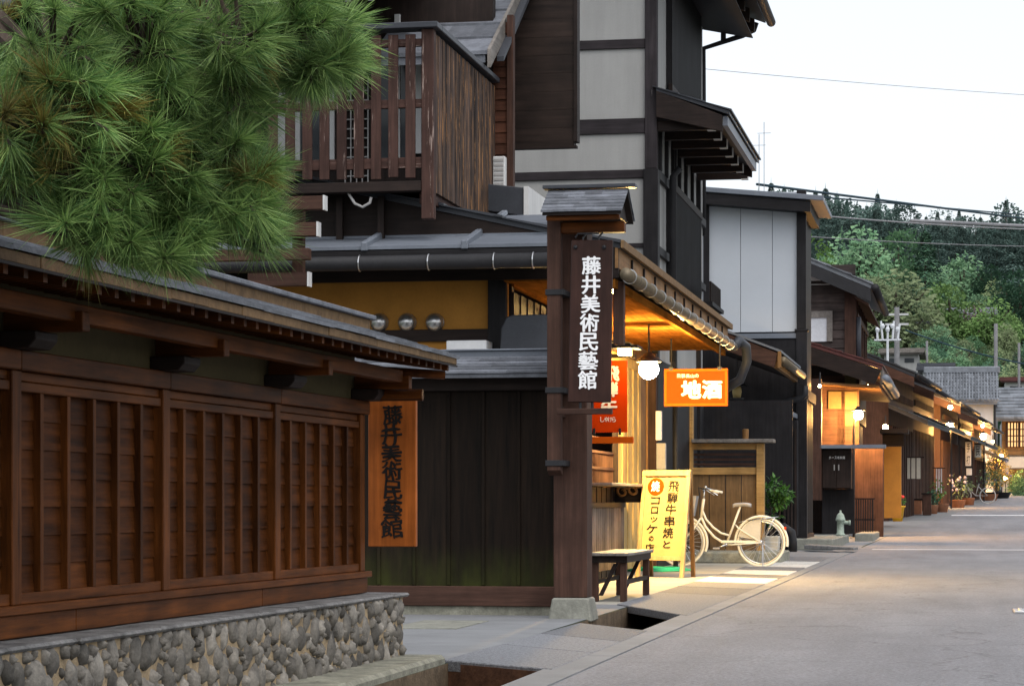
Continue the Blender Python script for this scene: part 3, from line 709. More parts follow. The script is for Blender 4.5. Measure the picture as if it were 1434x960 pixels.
for px in (484, 492, 500, 508, 516): x = S.fy(px, 200, uy-.05)[0]; mb.box(x-.006, x+.006, uy-.075, uy-.0605, 3.95, 5.4)
mb.build('window_grid', 'grey_plastic', mh)
mb = MB()
for i in range(22): z = 3.4+i*.115; mb.hexa([(-4.858,uy-.02,z),(-4.66,uy-.02,z),(-4.66,uy+.03,z),(-4.858,uy+.03,z)],[(-4.858,uy-.004,z+.118),(-4.676,uy-.004,z+.118),(-4.676,uy+.03,z+.118),(-4.858,uy+.03,z+.118)])
mb.build('clapboards', 'clapboard_red', mh); MB().box(-4.70, -4.635, uy-.05, uy+.06, 3.4, 6.0).build('corner_board', 'brown_wood_z', mh)
# upper roof falling towards the street corner
ey, ez = 24.2, S.fy(650, 77, 24.2)[1]; ry, rz = 27.6, S.fy(650, 77, 24.2)[1]+1.95
ex1 = S.fy(683, 80, 24.2)[0]
mb = MB(); roof_courses(mb, (-5.95,ey,ez),(ex1,ey,ez),(-5.95,ry,rz),(ex1,ry,rz), 9, .02, 4, .15)
mb.slab((-5.9,ey+.02,ez),(ex1-.03,ey+.02,ez),(ex1-.03,ry,rz),(-5.9,ry,rz),.08); ur = mb.build('upper_roof', 'roof_metal_shingle' if 'roof_metal_shingle' in M else 'roof_shingle', mh)
MB().hexa([(ex1,ey-.02,ez-.14),(ex1+.035,ey-.02,ez-.14),(ex1+.035,ry,rz-.14),(ex1,ry,rz-.14)],[(ex1,ey-.02,ez+.05),(ex1+.035,ey-.02,ez+.05),(ex1+.035,ry,rz+.05),(ex1,ry,rz+.05)]).build('verge_board', 'bench_top', ur)
MB().hexa([(ex1+.037,ey+.3,ez-.02),(ex1+.11,ey+.3,ez-.02),(ex1+.11,ry,rz-.05),(ex1+.037,ry,rz-.05)],[(ex1+.037,ey+.3,ez+.03),(ex1+.11,ey+.3,ez+.03),(ex1+.11,ry,rz+.03),(ex1+.037,ry,rz+.03)]).build('side_flashing', 'roof_metal_dark', ur)
mb = MB().slab((-12,23.2,ez+.55),(-5.55,23.2,ez+.55),(-5.55,26.5,ez+1.6),(-12,26.5,ez+1.6),.08); mb.build('left_roof', 'roof_metal_dark', mh)
mb = MB().tube([(-12,23.15,ez+.50),(-5.5,23.15,ez+.50)], .06, 10).build('left_gutter', 'roof_metal', mh, smooth=True)
mb = MB(); mt = MB()
for i in range(14):
    x = -5.75 - .24*i; mb.hexa([(x-.03,23.3,ez+.40),(x+.03,23.3,ez+.40),(x+.03,25,ez+.95),(x-.03,25,ez+.95)],[(x-.03,23.3,ez+.48),(x+.03,23.3,ez+.48),(x+.03,25,ez+1.03),(x-.03,25,ez+1.03)])
    mt.box(x-.033, x+.033, 23.285, 23.298, ez+.395, ez+.485)
mb.build('left_rafters', 'dark_wood_y', mh); each(mt, 'rafter_cap', 'white_plaster', mh)
# great dark gable wall above, its bottom edge overhanging
gy2 = 26.4
gx0, gzb = S.fy(711, 206, gy2); gx1 = S.fy(804, 206, gy2)[0]
mb = MB(); n = 12
for i in range(22): mb.box(gx0, gx1, gy2, gy2+.06, gzb+.2*i, gzb+.2*i+.198)
mb.box(gx0, gx1, gy2+.0605, gy2+.14, gzb+.02, 8.2); mb.build('gable_boarding', 'gable_wood' if 'gable_wood' in M else 'dark_wood_z', mh)
MB().box(gx1+.001, gx1+.04, gy2-.03, gy2+.15, gzb+.04, 8.2).build('gable_trim', 'dark_wood_z', mh)
MB().box(-9, gx0-.002, 27.75, 28.35, 5.3, 8.2).build('upper_storey', 'dark_wood_x', mh)
MB().box(gx0, gx1+.03, gy2-.02, gy2+.07, gzb-.03, gzb-.001).build('gable_edge', 'dark_wood_x', mh)
# white ended timber brackets under the balcony
for px, py, L in ((452, 281, .7), (443, 318, .55), (430, 388, .55)):
    x, z = S.fy(px, py, 20.9); t = .06
    o = MB().box(x-L, x, 20.9, 21.0, z-.075, z+.045).build('bracket_beam', 'brown_wood_x', mh, bev=.004)
    MB().box(x+.001, x+.016, 20.895, 21.005, z-.08, z+.05).build('bracket_cap', 'white_plaster', o)
x, z = S.fy(414, 300, 20.95); MB().box(x-.05, x+.05, 21.01, 21.1, S.fy(414,395,20.95)[1], z+.1).build('bracket_post', 'brown_wood_z', mh, bev=.004)
x, z = S.fy(432, 355, 20.8); MB().box(x-1.4, x, 20.8, 20.9, z-.05, z+.05).build('bracket_beam', 'brown_wood_x', mh, bev=.004)
for q in (-5.0,): MB().box(q-1.9, q-1.75, 20.95, 22.5, S.fy(414,388,20.95)[1]-.05, S.fy(414,388,20.95)[1]+.05).build('bracket_beam', 'brown_wood_y', mh)
# metal box and white unit by the tall house
x0, z1 = S.fy(677, 262, 24.95); x1, z0 = S.fy(742, 300, 24.95)
mb = MB().hexa([(x0,24.6,z0+.02),(x1,24.6,z0-.06),(x1,25.6,z0-.06),(x0,25.6,z0+.02)],[(x0,24.6,z1),(x1,24.6,z1-.06),(x1,25.6,z1-.06),(x0,25.6,z1)])
dk = thing('duct_box', 'dark sheet metal duct box lying on the roof beside the balcony', 'duct', (x0,24.6,z0)); mb.build('casing', 'roof_metal_dark', dk, bev=.008)
MB().box(x1+.002, x1+.05, 24.58, 25.62, z0-.07, z1-.05).build('end_flange', 'white_plaster', dk)
mb = MB(); a, z1 = S.fy(690, 219, uy-.15); b, z0 = S.fy(707, 262, uy-.15)
wv = thing('wall_vent', 'white louvred vent box on the clapboards beside the balcony', 'vent', (a, uy-.15, z0)); MB().box(a, b, uy-.15, uy-.021, z0, z1).build('housing', 'white_plaster', wv, bev=.006)
mb = MB()
for k in range(6): mb.box(a+.015, b-.015, uy-.158, uy-.1505, z0+.02+k*.05, z0+.045+k*.05)
mb.build('louvres', 'grey_plastic', wv)

# ================================================================== shop with the lit eaves
fx = -4.2; ex = -3.19; sy0, sy1 = 22.35, 33.0
sh = thing('croquette_shop', 'low wooden shop with glowing orange eaves, counter window and boarded front', 'shop', (fx, 28, 0))
zg = S.fx(862, 374, ex)[1]; zf = S.fx(861, 337, ex+.03)[1]
MB().box(-9, fx-.02, sy0+.3, sy0+.42, 0, 3.0).build('end_wall', 'dark_wood_z', sh)
def wall_seg(name, y0, y1, z0, z1, mat, bw=.19, th=.03, gap=.003, x=fx):
    mb = MB(); n = max(1, round((y1-y0)/bw))
    for i in range(n):
        a, b = y0+(y1-y0)*i/n, y0+(y1-y0)*(i+1)/n; mb.box(x-th-(.008 if i % 2 else 0), x-(.008 if i % 2 else 0), a+gap, b-gap, z0, z1)
    return mb.build(name, mat, sh, bev=.003)
yw0, yw1 = S.fx(818, 640, fx)[0], S.fx(864, 640, fx)[0]
yd0 = S.fx(905, 640, fx)[0]
zs = S.fx(864, 678, fx)[1]
wall_seg('plain_front', sy0+.3, yw0, 0, 2.9, 'dark_wood_z')
wall_seg('boarded_front', yw1, yd0-.55, .06, 2.62, 'pale_wood_z', .24)
wall_seg('corner_panel', yd0-.55, yd0, .06, 2.62, 'tan_wood_z', .55)
MB().box(fx-.05, fx+.02, yw0, yd0, 2.62, 2.74).build('lintel', 'pale_wood_y', sh, bev=.005)
MB().box(fx-.05, fx+.0, yw0, sy1, 2.741, 2.95).build('wall_head', 'tan_wood_y', sh)
MB().box(fx-.05, fx+.015, yw1-.09, yw1-.002, 0, 2.619).build('window_jamb', 'dark_wood_z', sh, bev=.004)
# counter window: glow, shoji-like lattice
MB().box(fx-.40, fx-.38, yw0, yw1-.09, zs, 2.5).build('window_pane', 'window_glow', sh)
mb = MB(); zz = zs+.02
for i in range(26): y = yw0+(yw1-.09-yw0)*(i+.5)/26; mb.box(fx-.05, fx-.03, y-.010, y+.010, zs, zs+.36)
for z in (zs+.17, zs+.36, zs+.52): mb.box(fx-.055, fx-.02, yw0, yw1-.09, z, z+.03)
mb.build('window_lattice', 'brown_wood_z', sh)
mb = MB()
for i in range(8): y = yw0+(yw1-.2-yw0)*(i+.5)/8; mb.box(fx-.33, fx-.31, y-.07, y+.07, zs+.55, 2.2)
mb.build('paper_strips', 'paper', sh)
MB().box(fx-.06, fx+.36, yw0-.3, yw1+.05, zs-.03, zs).build('counter_shelf', 'bench_top', sh, bev=.004)
a_, z_ = S.fx(880, 684, fx+.45)
MB().box(fx+.0, fx+.45, yw1+.06, yw1+.5, zs-.035, zs-.005).build('side_shelf', 'bench_top', sh, bev=.004)
wall_seg('under_counter', yw0-.2, yw1-.09, 0, zs-.04, 'black_wood_z')
mb = MB(); y = yw0-.3
while y < yw1-.1: mb.tube([(fx+.08,y,.12),(fx+.08,y,zs-.28)], .034, 8); y += .145
mb.build('bamboo_screen', 'bamboo', sh, smooth=True)
MB().box(fx+.03, fx+.12, yw0-.35, yw1-.08, zs-.28, zs-.22).build('screen_rail', 'dark_wood_y', sh)
def scroll(mb, px, py, s, y):
    pts = []
    for i in range(18):
        t = i/17; a = 3.6*pi*(1-t)*.62+.4; r = s*(.12+.42*t); pts.append((px+r*cos(a), y, py+r*sin(a)))
    pts += [(pts[-1][0]-s*.25, y, pts[-1][2]+s*.02), (pts[-1][0]-s*.6, y, pts[-1][2]-s*.08)]
    mb.tube(pts, [s*.10]*(len(pts)-1)+[s*.03], 6)
for k in range(3):
    y = yw1-.25+.02*k; cx, cz = S.fy([850, 872, 888][k], [690, 688, 686][k], y)
    mb = MB(); scroll(mb, cx, cz, .17, y); tag(mb.build('scroll', 'tan_wood_x', sh, smooth=True))
MB().box(fx-.02, fx+.40, yw1-.12, yw1-.10, zs-.22, zs-.04).build('scroll_board', 'dark_wood_x', sh)
# eaves: fascia, copper gutter, soffit, roof
zft = zf; zfb = zg+.02
mb = MB(); L = (sy1-sy0); n = 12
for i in range(n):
    a, b = sy0+L*i/n, sy0+L*(i+1)/n; mb.box(ex+.0, ex+.03, a+.006, b-.006, zfb-.03, zft-.02)
fo = mb.build('fascia', 'fascia_wood', sh)
mb = MB()
for i in range(1, n): y = sy0+L*i/n; mb.box(ex+.031, ex+.05, y-.014, y+.014, zfb-.03, zft-.07)
each(mb, 'fascia_batten', 'dark_wood_z', fo)
gt = MB().tube([(ex+.11,sy0-.05,zg-.075),(ex+.11,sy1+.0,zg-.075)], .060, 16).build('gutter', 'gutter_copper', sh, smooth=True)
mb = MB()
for i in range(14):
    y = sy0+.2+L*i/14
    mb.tube([(ex+.11+.066*cos(t), y, zg-.075+.066*sin(t)) for t in [2*pi*k/14 for k in range(15)]], .006, 5, False)
each(mb, 'gutter_strap', 'steel', gt)
dp = MB().tube([(ex+.11,sy1-.02,zg-.08),(ex+.17,sy1+.12,zg+.02),(ex+.25,sy1+.3,zg-.05),(ex+.26,sy1+.36,zg-.25),(ex+.16,sy1+.4,zg-.5),(ex-.05,sy1+.42,zg-.62)], .066, 14).build('downpipe', 'roof_metal_dark', sh, smooth=True)
MB().box(ex+.2, ex+.3, 0,.1,0,.1) if False else None
mb = MB(); n = 15
for i in range(n):
    a, b = fx-.05+(ex-.02-fx+.05)*i/n, fx-.05+(ex-.02-fx+.05)*(i+1)/n
    mb.box(a+.001, b-.001, sy0+.05, sy1-.05, zg-.115, zg-.095)
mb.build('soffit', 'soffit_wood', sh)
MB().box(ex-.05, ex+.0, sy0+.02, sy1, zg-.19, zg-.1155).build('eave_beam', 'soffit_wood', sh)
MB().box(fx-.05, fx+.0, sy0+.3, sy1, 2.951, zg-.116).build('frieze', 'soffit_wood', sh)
rt0, rt1 = (ex+.06, zft), (-7.6, zft+1.0)
mb = MB(); roof_courses(mb, (rt0[0],sy0-.05,rt0[1]),(rt0[0],sy1+.1,rt0[1]),(rt1[0],sy0-.05,rt1[1]),(rt1[0],sy1+.1,rt1[1]), 8, .015, 6, .15)
mb.slab((rt0[0]-.01,sy0,rt0[1]+.002),(rt0[0]-.01,sy1+.08,rt0[1]+.002),(rt1[0],sy1+.08,rt1[1]),(rt1[0],sy0,rt1[1]),.05); mb.build('roof', 'roof_metal_dark', sh)
MB().box(rt0[0]+.001, rt0[0]+.03, sy0-.05, sy1+.1, zft-.05, zft+.025).build('roof_edge', 'shingle_edge', sh, bev=.003)
mb = MB().prism_y([(ex+.03,zg-.1),(ex+.03,zft-.02),(-7.5,zft+.92),(-7.5,zg-.1)], sy1-.06, sy1-.01); mb.build('gable_end', 'dark_wood_x', sh)
mb = MB().prism_y([(ex+.03,zg-.1),(ex+.03,zft-.02),(-7.5,zft+.92),(-7.5,zg-.1)], sy0+.02, sy0+.06); mb.build('gable_end', 'dark_wood_x', sh)
# end post under the eave by the museum sign
px_, pz_ = S.fy(866, 420, sy0+.2)
MB().box(px_-.05, px_+.05, sy0+.2, sy0+.3, S.fy(866,482,sy0+.2)[1], zg-.12).build('eave_post', 'brown_wood_z', sh, bev=.004)
# dark doorway beyond the boards and the end post
MB().box(fx-.45, fx-.4, yd0, sy1, 0, 2.75).build('door_recess', 'black_wood_z', sh)
MB().box(fx-.06, fx+.06, sy1+.0, sy1+.14, 0, 2.95).build('end_post', 'brown_wood_z', sh, bev=.006)
MB().box(fx-.06, fx+.02, yd0, yd0+.07, 0, 2.62).build('door_jamb', 'tan_wood_z', sh, bev=.004)
MB().box(-9, fx-.1, sy1-.1, sy1-.0605, 0, 3.0).build('far_wall', 'dark_wood_z', sh)
# things on the shop front
x0, z1 = S.fy(820, 505, 25.7); x1, z0 = S.fy(878, 605, 25.7)
bs_ = thing('beef_sign', 'tall orange hanging shop sign with white characters half behind the museum sign', 'sign', (x0, 25.7, z0))
MB().box(x0, x1, 25.7, 25.75, z0, z1).build('board', 'orange_paint', bs_, bev=.005)
mb = MB()
for ch, px, py, s in (('飛', 858, 500, .0), ('騨', 855, 524, .17), ('牛', 853, 567, .17)):
    pass
for ch, px, py in (('飛', 856, 523), ('騨', 854, 545), ('牛', 853, 568)):
    cx, cz = S.fy(px, py, 25.7); letter(mb, ch, cx, cz, .165, .155, 25.7, .006, .008, 0, .02, fat=.006)
for i, ch in enumerate('しゃけら'):
    cx, cz = S.fy(843.5+5.4*i, 587, 25.7); letter(mb, ch, cx, cz, .042, .055, 25.7, .005, .006)
mb.build('lettering', 'white_paint', bs_)
xa, za = S.fy(821, 616, 25.72); xb = S.fy(887, 616, 25.72)[0]
MB().box(xa-.1, xb, 25.70, 25.76, za-.035, za+.035).build('support_bar', 'orange_wood_paint', bs_, bev=.004)
mb = MB()
for px in (832, 868):
    x, z = S.fy(px, 602, 25.69); mb.box(x-.012, x+.012, 25.68, 25.70, z-.05, z+.02)
mb.build('clips', 'iron', bs_)
xt, ztp = S.fy(850, 497, 25.72); MB().box(fx-.02, xb+.02, 25.70, 25.76, z1+.03, z1+.07).build('hanging_arm', 'dark_wood_x', bs_)
mb = MB().slab((fx,25.5,z1+.30),(xb-.02,25.5,z1+.18),(xb-.02,25.95,z1+.18),(fx,25.95,z1+.30),.03); mb.build('sign_roof', 'pale_wood_x', bs_)
x0, z1 = S.fy(930, 516.5, 30.5); x1, z0 = S.fy(1019, 568, 30.5)
ss = thing('sake_sign', 'wide orange framed sign with two large cream characters hanging under the eave', 'sign', (x0, 30.5, z0))
MB().box(x0+.02, x1-.02, 30.505, 30.56, z0+.02, z1-.02).build('board', 'orange_paint', ss)
mb = MB().box(x0, x1, 30.49, 30.58, z0, z0+.035).box(x0, x1, 30.49, 30.58, z1-.035, z1).box(x0, x0+.035, 30.49, 30.58, z0+.0355, z1-.0355).box(x1-.035, x1, 30.49, 30.58, z0+.0355, z1-.0355)
mb.build('frame', 'orange_wood_paint', ss, bev=.004)
mb = MB()
for ch, px, py, s in (('地', 968, 545, .24), ('酒', 997, 545, .24)):
    cx, cz = S.fy(px, py, 30.505); letter(mb, ch, cx, cz, s, .22, 30.505, .008, .010, 0, .02, fat=.009)
for i, ch in enumerate('飛騨高山の'):
    cx, cz = S.fy(950.5+6.3*i, 526, 30.505); letter(mb, ch, cx, cz, .048, .052, 30.505, .005, .006, natural=(ch == 'の'))
mb.build('lettering', 'cream_paint', ss)
mb = MB()
for px in (940, 1008):
    x = S.fy(px, 516, 30.53)[0]; mb.tube([(x,30.53,z1),(x,30.53,zg-.12)], .010, 6); mb.box(x-.025, x+.025, 30.485, 30.585, z1-.02, z1+.02)
mb.build('hanger', 'iron', ss)
lx0, lz0 = S.fy(866, 497, 25.35); lx1, lz1 = S.fy(882, 488, 25.35)
lb_ = thing('lamp_box', 'small glowing lamp box over the tall orange shop sign', 'lamp', (lx0, 25.3, lz0))
MB().box(lx0, lx1, 25.3, 25.5, lz0, lz1).build('glass', 'lamp_box', lb_)
MB().box(lx0-.10, lx1+.10, 25.2, 25.6, lz1+.001, lz1+.03).build('cover', 'iron', lb_); MB().box(fx-.02, lx1, 25.38, 25.42, lz1+.031, lz1+.06).build('arm', 'iron', lb_)  # cover made extra wide to block the lamp's light from the soffit
gx, gz_ = S.fy(908.5, 517, 28.0)
gl = thing('globe_lamp', 'glowing round white globe lamp under the orange eave', 'lamp', (gx, 28.0, gz_))
MB().ball((gx, 28.0, gz_), .115, 18, 12).build('globe', 'lamp_globe', gl, smooth=True)
MB().lathe(gx, 28.0, [(.15,gz_+.085),(.155,gz_+.10),(.06,gz_+.17),(.03,gz_+.2)], 16).build('added_light_cap', 'iron', gl, smooth=True)  # opaque cap added to keep the globe's direct light off the soffit
MB().tube([(gx,28.0,gz_+.19),(gx,28.0,zg-.115)], .012, 8).build('rod', 'iron', gl)
sx_, sz_ = S.fy(857, 406, 22.6)
tl = thing('eave_spotlight', 'tiny glowing spotlight at the eave corner beside the museum sign', 'lamp', (sx_, 22.6, sz_))
MB().ball((sx_, 22.6, sz_), .028, 10, 8).build('bulb', 'lamp_small', tl, smooth=True)
MB().tube([(sx_-.02,22.64,sz_+.03),(sx_-.02,22.66,zg-.12)], .018, 8).build('holder', 'iron', tl)
# meter boxes and small notices in the dark doorway
for i, (a, b, c_, d_, mt_, lb) in enumerate(((918, 575, 926, 616, 'white_paint', 'narrow white notice plate on the doorway beside the boards'), (919, 620, 932, 657, 'grey_plastic', 'grey meter box below the white notice plate in the doorway'))):
    y = 32.4; x0, z1 = S.fy(a, b, y); x1, z0 = S.fy(c_, d_, y); tag(MB().box(x0, x1, y, y+.1, z0, z1).build(['notice_plate', 'meter_box'][i], mt_, origin=(x0, y, z0), bev=.006), lb, ['notice', 'meter box'][i])
mb = MB(); MB
for px in (943, 952):
    pass
x, z = S.fy(945, 560, 32.8); tag(MB().tube([(x,32.9,0.0),(x,32.9,2.7)], .035, 10).build('drain_pipe', 'gutter_dark', origin=(x,32.9,0), smooth=True), 'dark upright drain pipe beside the shop end post', 'pipe')
# ================================================================== tall plaster house with dark timbers
ty = 33.3; tx = S.fy(920, 300, ty)[0]; tx0 = -12.0; tye = 39.6
th_ = thing('tall_plaster_house', 'tall grey plaster house with exposed dark timbers and latticed street windows', 'house', (tx, ty, 0))
MB().box(tx0, tx-.02, ty+.03, ty+.13, 0, 9.6).build('gable_plaster', 'grey_plaster', th_)
mb = MB()
for py0, py1 in ((-140,-128),(54,67),(165,186),(237,249),(340,346)):
    yb(560, py0, 903, py1, ty, .029, mb)
each(mb, 'cross_beam', 'timber_peel_x', th_, bev=.005)
a, z = S.fy(903, 236, ty-.03)
MB().box(a, tx, ty-.03, ty+.14, z, 9.7).build('corner_post', 'timber_peel', th_, bev=.006)
MB().box(a-.02, tx+.02, ty-.05, ty+.16, 0, z-.005).build('lower_corner_post', 'black_wood_z', th_, bev=.006)
MB().box(tx-.14, tx-.04, ty+.141, tye, 0, 9.6).build('street_plaster', 'grey_plaster', th_)
def zx(px, py): return S.fx(px, py, tx)
# bay timbers on the street face
mb = MB()
for px in (945, 979): y = zx(px, 300)[0]; mb.box(tx-.04, tx+.03, y-.07, y+.07, 0, 9.6)
mb.build('bay_posts', 'black_wood_z', th_, bev=.005)
yA, yB = zx(946, 300)[0]+.07, zx(979, 300)[0]-.07
for nm, z0, z1 in (('lower_window', zx(940, 398)[1], zx(940, 262)[1]), ('upper_window', zx(940, 128)[1], 9.3)):
    wn = MB().box(tx-.03, tx+.02, yA-.9, yB, z0, z1).build('window', 'black_wood_z', th_)
    mb = MB(); y = yA-.88
    while y < yB: mb.box(tx+.021, tx+.05, y, y+.04, z0+.06, z1-.06); y += .105
    mb.build('lattice', 'black_wood_z', wn)
    MB().box(tx+.0, tx+.06, yA-.95, yB+.05, z1-.055, z1+.06).box(tx, tx+.06, yA-.95, yB+.05, z0-.06, z0+.055).build('frame', 'dark_wood_y', wn, bev=.005)
mb = MB()
for px in (926, 935, 944, 953, 962, 971): y = zx(px, 220)[0]; mb.box(tx-.035, tx+.012, y-.05, y+.05, zx(940,255)[1], zx(930,175)[1])
each(mb, 'stud', 'black_wood_z', th_)
MB().box(tx-.035, tx+.02, ty+.17, tye, zx(935,258)[1]-.06, zx(935,258)[1]+.06).box(tx-.035, tx+.02, ty+.17, tye, zx(925,352)[1]-.06, zx(925,352)[1]+.05).build('tie_beams', 'black_wood_y', th_)
# middle pent roof
e2x, e2z = S.fy(1022, 156, ty-.05); r2z = S.fy(914, 122, ty-.05)[1]
e2ye = S.fx(1061, 232, e2x)[0]+.3
mb = MB(); roof_courses(mb, (e2x+.03,ty-.12,e2z),(e2x+.03,e2ye,e2z),(tx-.05,ty-.12,r2z),(tx-.05,e2ye,r2z), 3, .012, 5, .2)
mb.slab((e2x,ty-.1,e2z),(e2x,e2ye-.05,e2z),(tx,e2ye-.05,r2z-.01),(tx,ty-.1,r2z-.01),.05)
pr = mb.build('pent_roof', 'roof_metal_dark', th_)
c1 = S.fy(1012, 172, ty-.08)
for yq in (ty-.10, e2ye-.16):
    MB().hexa([(tx,yq,r2z-.42),(e2x-.10,yq,e2z-.28),(e2x-.10,yq+.06,e2z-.28),(tx,yq+.06,r2z-.42)],[(tx,yq,r2z-.055),(e2x-.10,yq,e2z-.055),(e2x-.10,yq+.06,e2z-.055),(tx,yq+.06,r2z-.055)]).build('barge_board', 'dark_wood_x', pr, bev=.005)
MB().box(e2x-.1, e2x-.03, ty-.03, e2ye-.17, e2z-.19, e2z-.06).build('eave_board', 'roof_metal', pr)
zr_ = S.fy(1004, 180.5, ty)[1]
for i in range(7):
    y = ty+.08+i*.86; cxr = e2x-.22
    r_ = MB().box(tx, cxr, y-.05, y+.05, zr_, zr_+.135).build('rafter', 'dark_wood_x', th_, bev=.004)
    MB().box(cxr-.10, cxr+.012, y-.056, y+.056, zr_-.012, zr_-.001).box(cxr+.001, cxr+.012, y-.056, y+.056, zr_, zr_+.12).build('rafter_cap', 'white_plaster', r_)
mb = MB().slab((tx,ty,zr_+.20),(e2x-.12,ty,zr_+.15),(e2x-.12,e2ye-.2,zr_+.15),(tx,e2ye-.2,zr_+.20),.03); mb.build('roof_soffit', 'black_wood_y', th_)
# top roof
t3x, t3ye = -3.2, 39.9
z3a = S.fy(1062, 28, t3ye)[1]
mb = MB().slab((t3x,ty-.6,z3a),(t3x,t3ye,z3a),(-9,t3ye,z3a+2.2),(-9,ty-.6,z3a+2.2),.06)
roof_courses(mb, (t3x+.03,ty-.6,z3a+.01),(t3x+.03,t3ye,z3a+.01),(-9,ty-.6,z3a+2.21),(-9,t3ye,z3a+2.21), 8, .014, 6, .15)
tr_ = mb.build('top_roof', 'roof_metal_dark', th_)
mb = MB()
for i in range(8): y = ty+.05+i*.88; mb.hexa([(tx-.1,y-.05,z3a+.02),(t3x-.15,y-.05,z3a-.28),(t3x-.15,y+.05,z3a-.28),(tx-.1,y+.05,z3a+.02)],[(tx-.1,y-.05,z3a+.3),(t3x-.15,y-.05,z3a-.07),(t3x-.15,y+.05,z3a-.07),(tx-.1,y+.05,z3a+.3)])
each(mb, 'rafter', 'dark_wood_x', tr_)
MB().slab((tx-.1,ty,z3a-.12),(t3x-.2,ty,z3a-.30),(t3x-.2,t3ye-.1,z3a-.30),(tx-.1,t3ye-.1,z3a-.12),.02).build('soffit', 'black_wood_y', tr_)
g3 = MB().tube([(t3x+.09,ty-.6,z3a-.05),(t3x+.09,t3ye,z3a-.05)], .075, 12).build('gutter', 'gutter_dark', tr_, smooth=True)
pts = [S.fy(px, py, t3ye+.02) for px, py in ((1059,32),(1056,42),(1040,50),(985,68),(985,150),(985,330))]
mb = MB().tube([(x, t3ye+.02, z) for x, z in pts], .045, 10); pts = [S.fy(px, py, t3ye+.02) for px, py in ((1013,60),(1013,33))]
mb.tube([(x, t3ye+.02, z) for x, z in pts], .045, 10); mb.build('downpipe', 'gutter_dark', th_, smooth=True)
MB().tube([(tx+.10,zx(935,0)[0]-.2,2.9),(tx+.10,zx(935,0)[0]-.2,zx(935,250)[1]),(tx+.2,zx(935,0)[0]-.2,zx(935,250)[1]+.12)], .05, 10).build('wall_pipe', 'gutter_dark', th_, smooth=True)
# little slatted balcony foot
mb = MB()
y = 37.4
for i in range(10): mb.box(tx+.30, tx+.33, y+.16*i, y+.16*i+.05, zx(960,400)[1]-.2, zx(960,400)[1]+.12)
MB().box(tx, tx+.36, 37.3, 39.1, zx(960,400)[1]-.26, zx(960,400)[1]-.2).build('window_ledge', 'black_wood_y', th_); mb.build('ledge_slats', 'dark_wood_z', th_)
MB().box(tx-.1, tx-.02, ty+.2, tye, 0, 2.9).build('ground_boards', 'black_wood_z', th_)

# ================================================================== house with the pale metal side wall
gy_ = 47.3
gb = thing('metal_sided_house', 'dark narrow house with a tall pale grey metal side wall', 'house', (-3.4, gy_, 0))
mb = MB(); xs4 = [S.fy(px, 400, gy_)[0] for px in (958, 1037, 1081.5, 1117)]
zt_, zb4 = S.fy(1050, 270, gy_)[1], S.fy(1050, 465, gy_)[1]
for a, b in zip(xs4, xs4[1:]): mb.box(a+.004, b-.004, gy_, gy_+.04, zb4, zt_)
mb.build('metal_panels', 'metal_siding', gb, bev=.004)
MB().box(-9, xs4[-1]+.1, gy_+.041, gy_+2.6, 0, zt_).build('house_body', 'black_wood_z', gb)
a, b = S.fy(1116, 400, gy_)[0], S.fy(1129, 400, gy_)[0]
MB().box(a, b, gy_-.08, gy_+.1, zb4+.05, zt_+.02).build('corner_post', 'black_wood_z', gb, bev=.006)
MB().box(a-.04, b+.05, gy_-.10, gy_+.12, zb4+.0, zb4+.045).box(a-.01, b+.02, gy_-.09, gy_+.1, 0, zb4-.001).build('lower_post', 'black_wood_z', gb, bev=.006)
mb = MB(); yb(985, 275, 993, 470, gy_-.06, .059, mb); mb.build('edge_post', 'black_wood_z', gb)
mb = MB(); yb(960, 466, 1118, 473, gy_-.06, .055, mb); mb.build('sill_flashing', 'roof_metal', gb)
mb = MB(); yb(960, 473.5, 1117, 600, gy_-.03, .029, mb); mb.build('lower_boards', 'black_wood_z', gb)
rA, zA = S.fy(950, 259, gy_-.4); rB, zB = S.fy(1153, 274, gy_-.4)
mb = MB().hexa([(rA,gy_-.45,zA-.10),(rB,gy_-.45,zB-.10),(rB,gy_+2.6,zB-.10),(rA,gy_+2.6,zA-.10)],[(rA,gy_-.45,zA),(rB,gy_-.45,zB),(rB,gy_+2.6,zB),(rA,gy_+2.6,zA)]); mb.build('roof', 'roof_metal', gb, bev=.01)
mb = MB().hexa([(rA,gy_-.40,zA-.32),(rB-.25,gy_-.40,zB-.30),(rB-.25,gy_+2.6,zB-.30),(rA,gy_+2.6,zA-.32)],[(rA,gy_-.40,zA-.101),(rB-.25,gy_-.40,zB-.101),(rB-.25,gy_+2.6,zB-.101),(rA,gy_+2.6,zA-.101)]); mb.build('roof_edge', 'black_wood_x', gb)
# street front of that house: boards, posts, sliding panels seen edge-on
gxr = xs4[-1]+.1
mb = MB(); y = gy_+.2
while y < gy_+2.5: mb.box(gxr, gxr+.04, y, y+.1, .3, 2.9); y += .2
mb.build('front_lattice', 'black_wood_z', gb)
MB().box(gxr, gxr+.10, gy_+.1, gy_+2.6, 2.9, 3.1).build('front_beam', 'dark_wood_y', gb)
MB().box(gxr, gxr+.06, gy_+.1, gy_+2.6, .0, .3).build('front_base', 'brown_wood_y', gb)
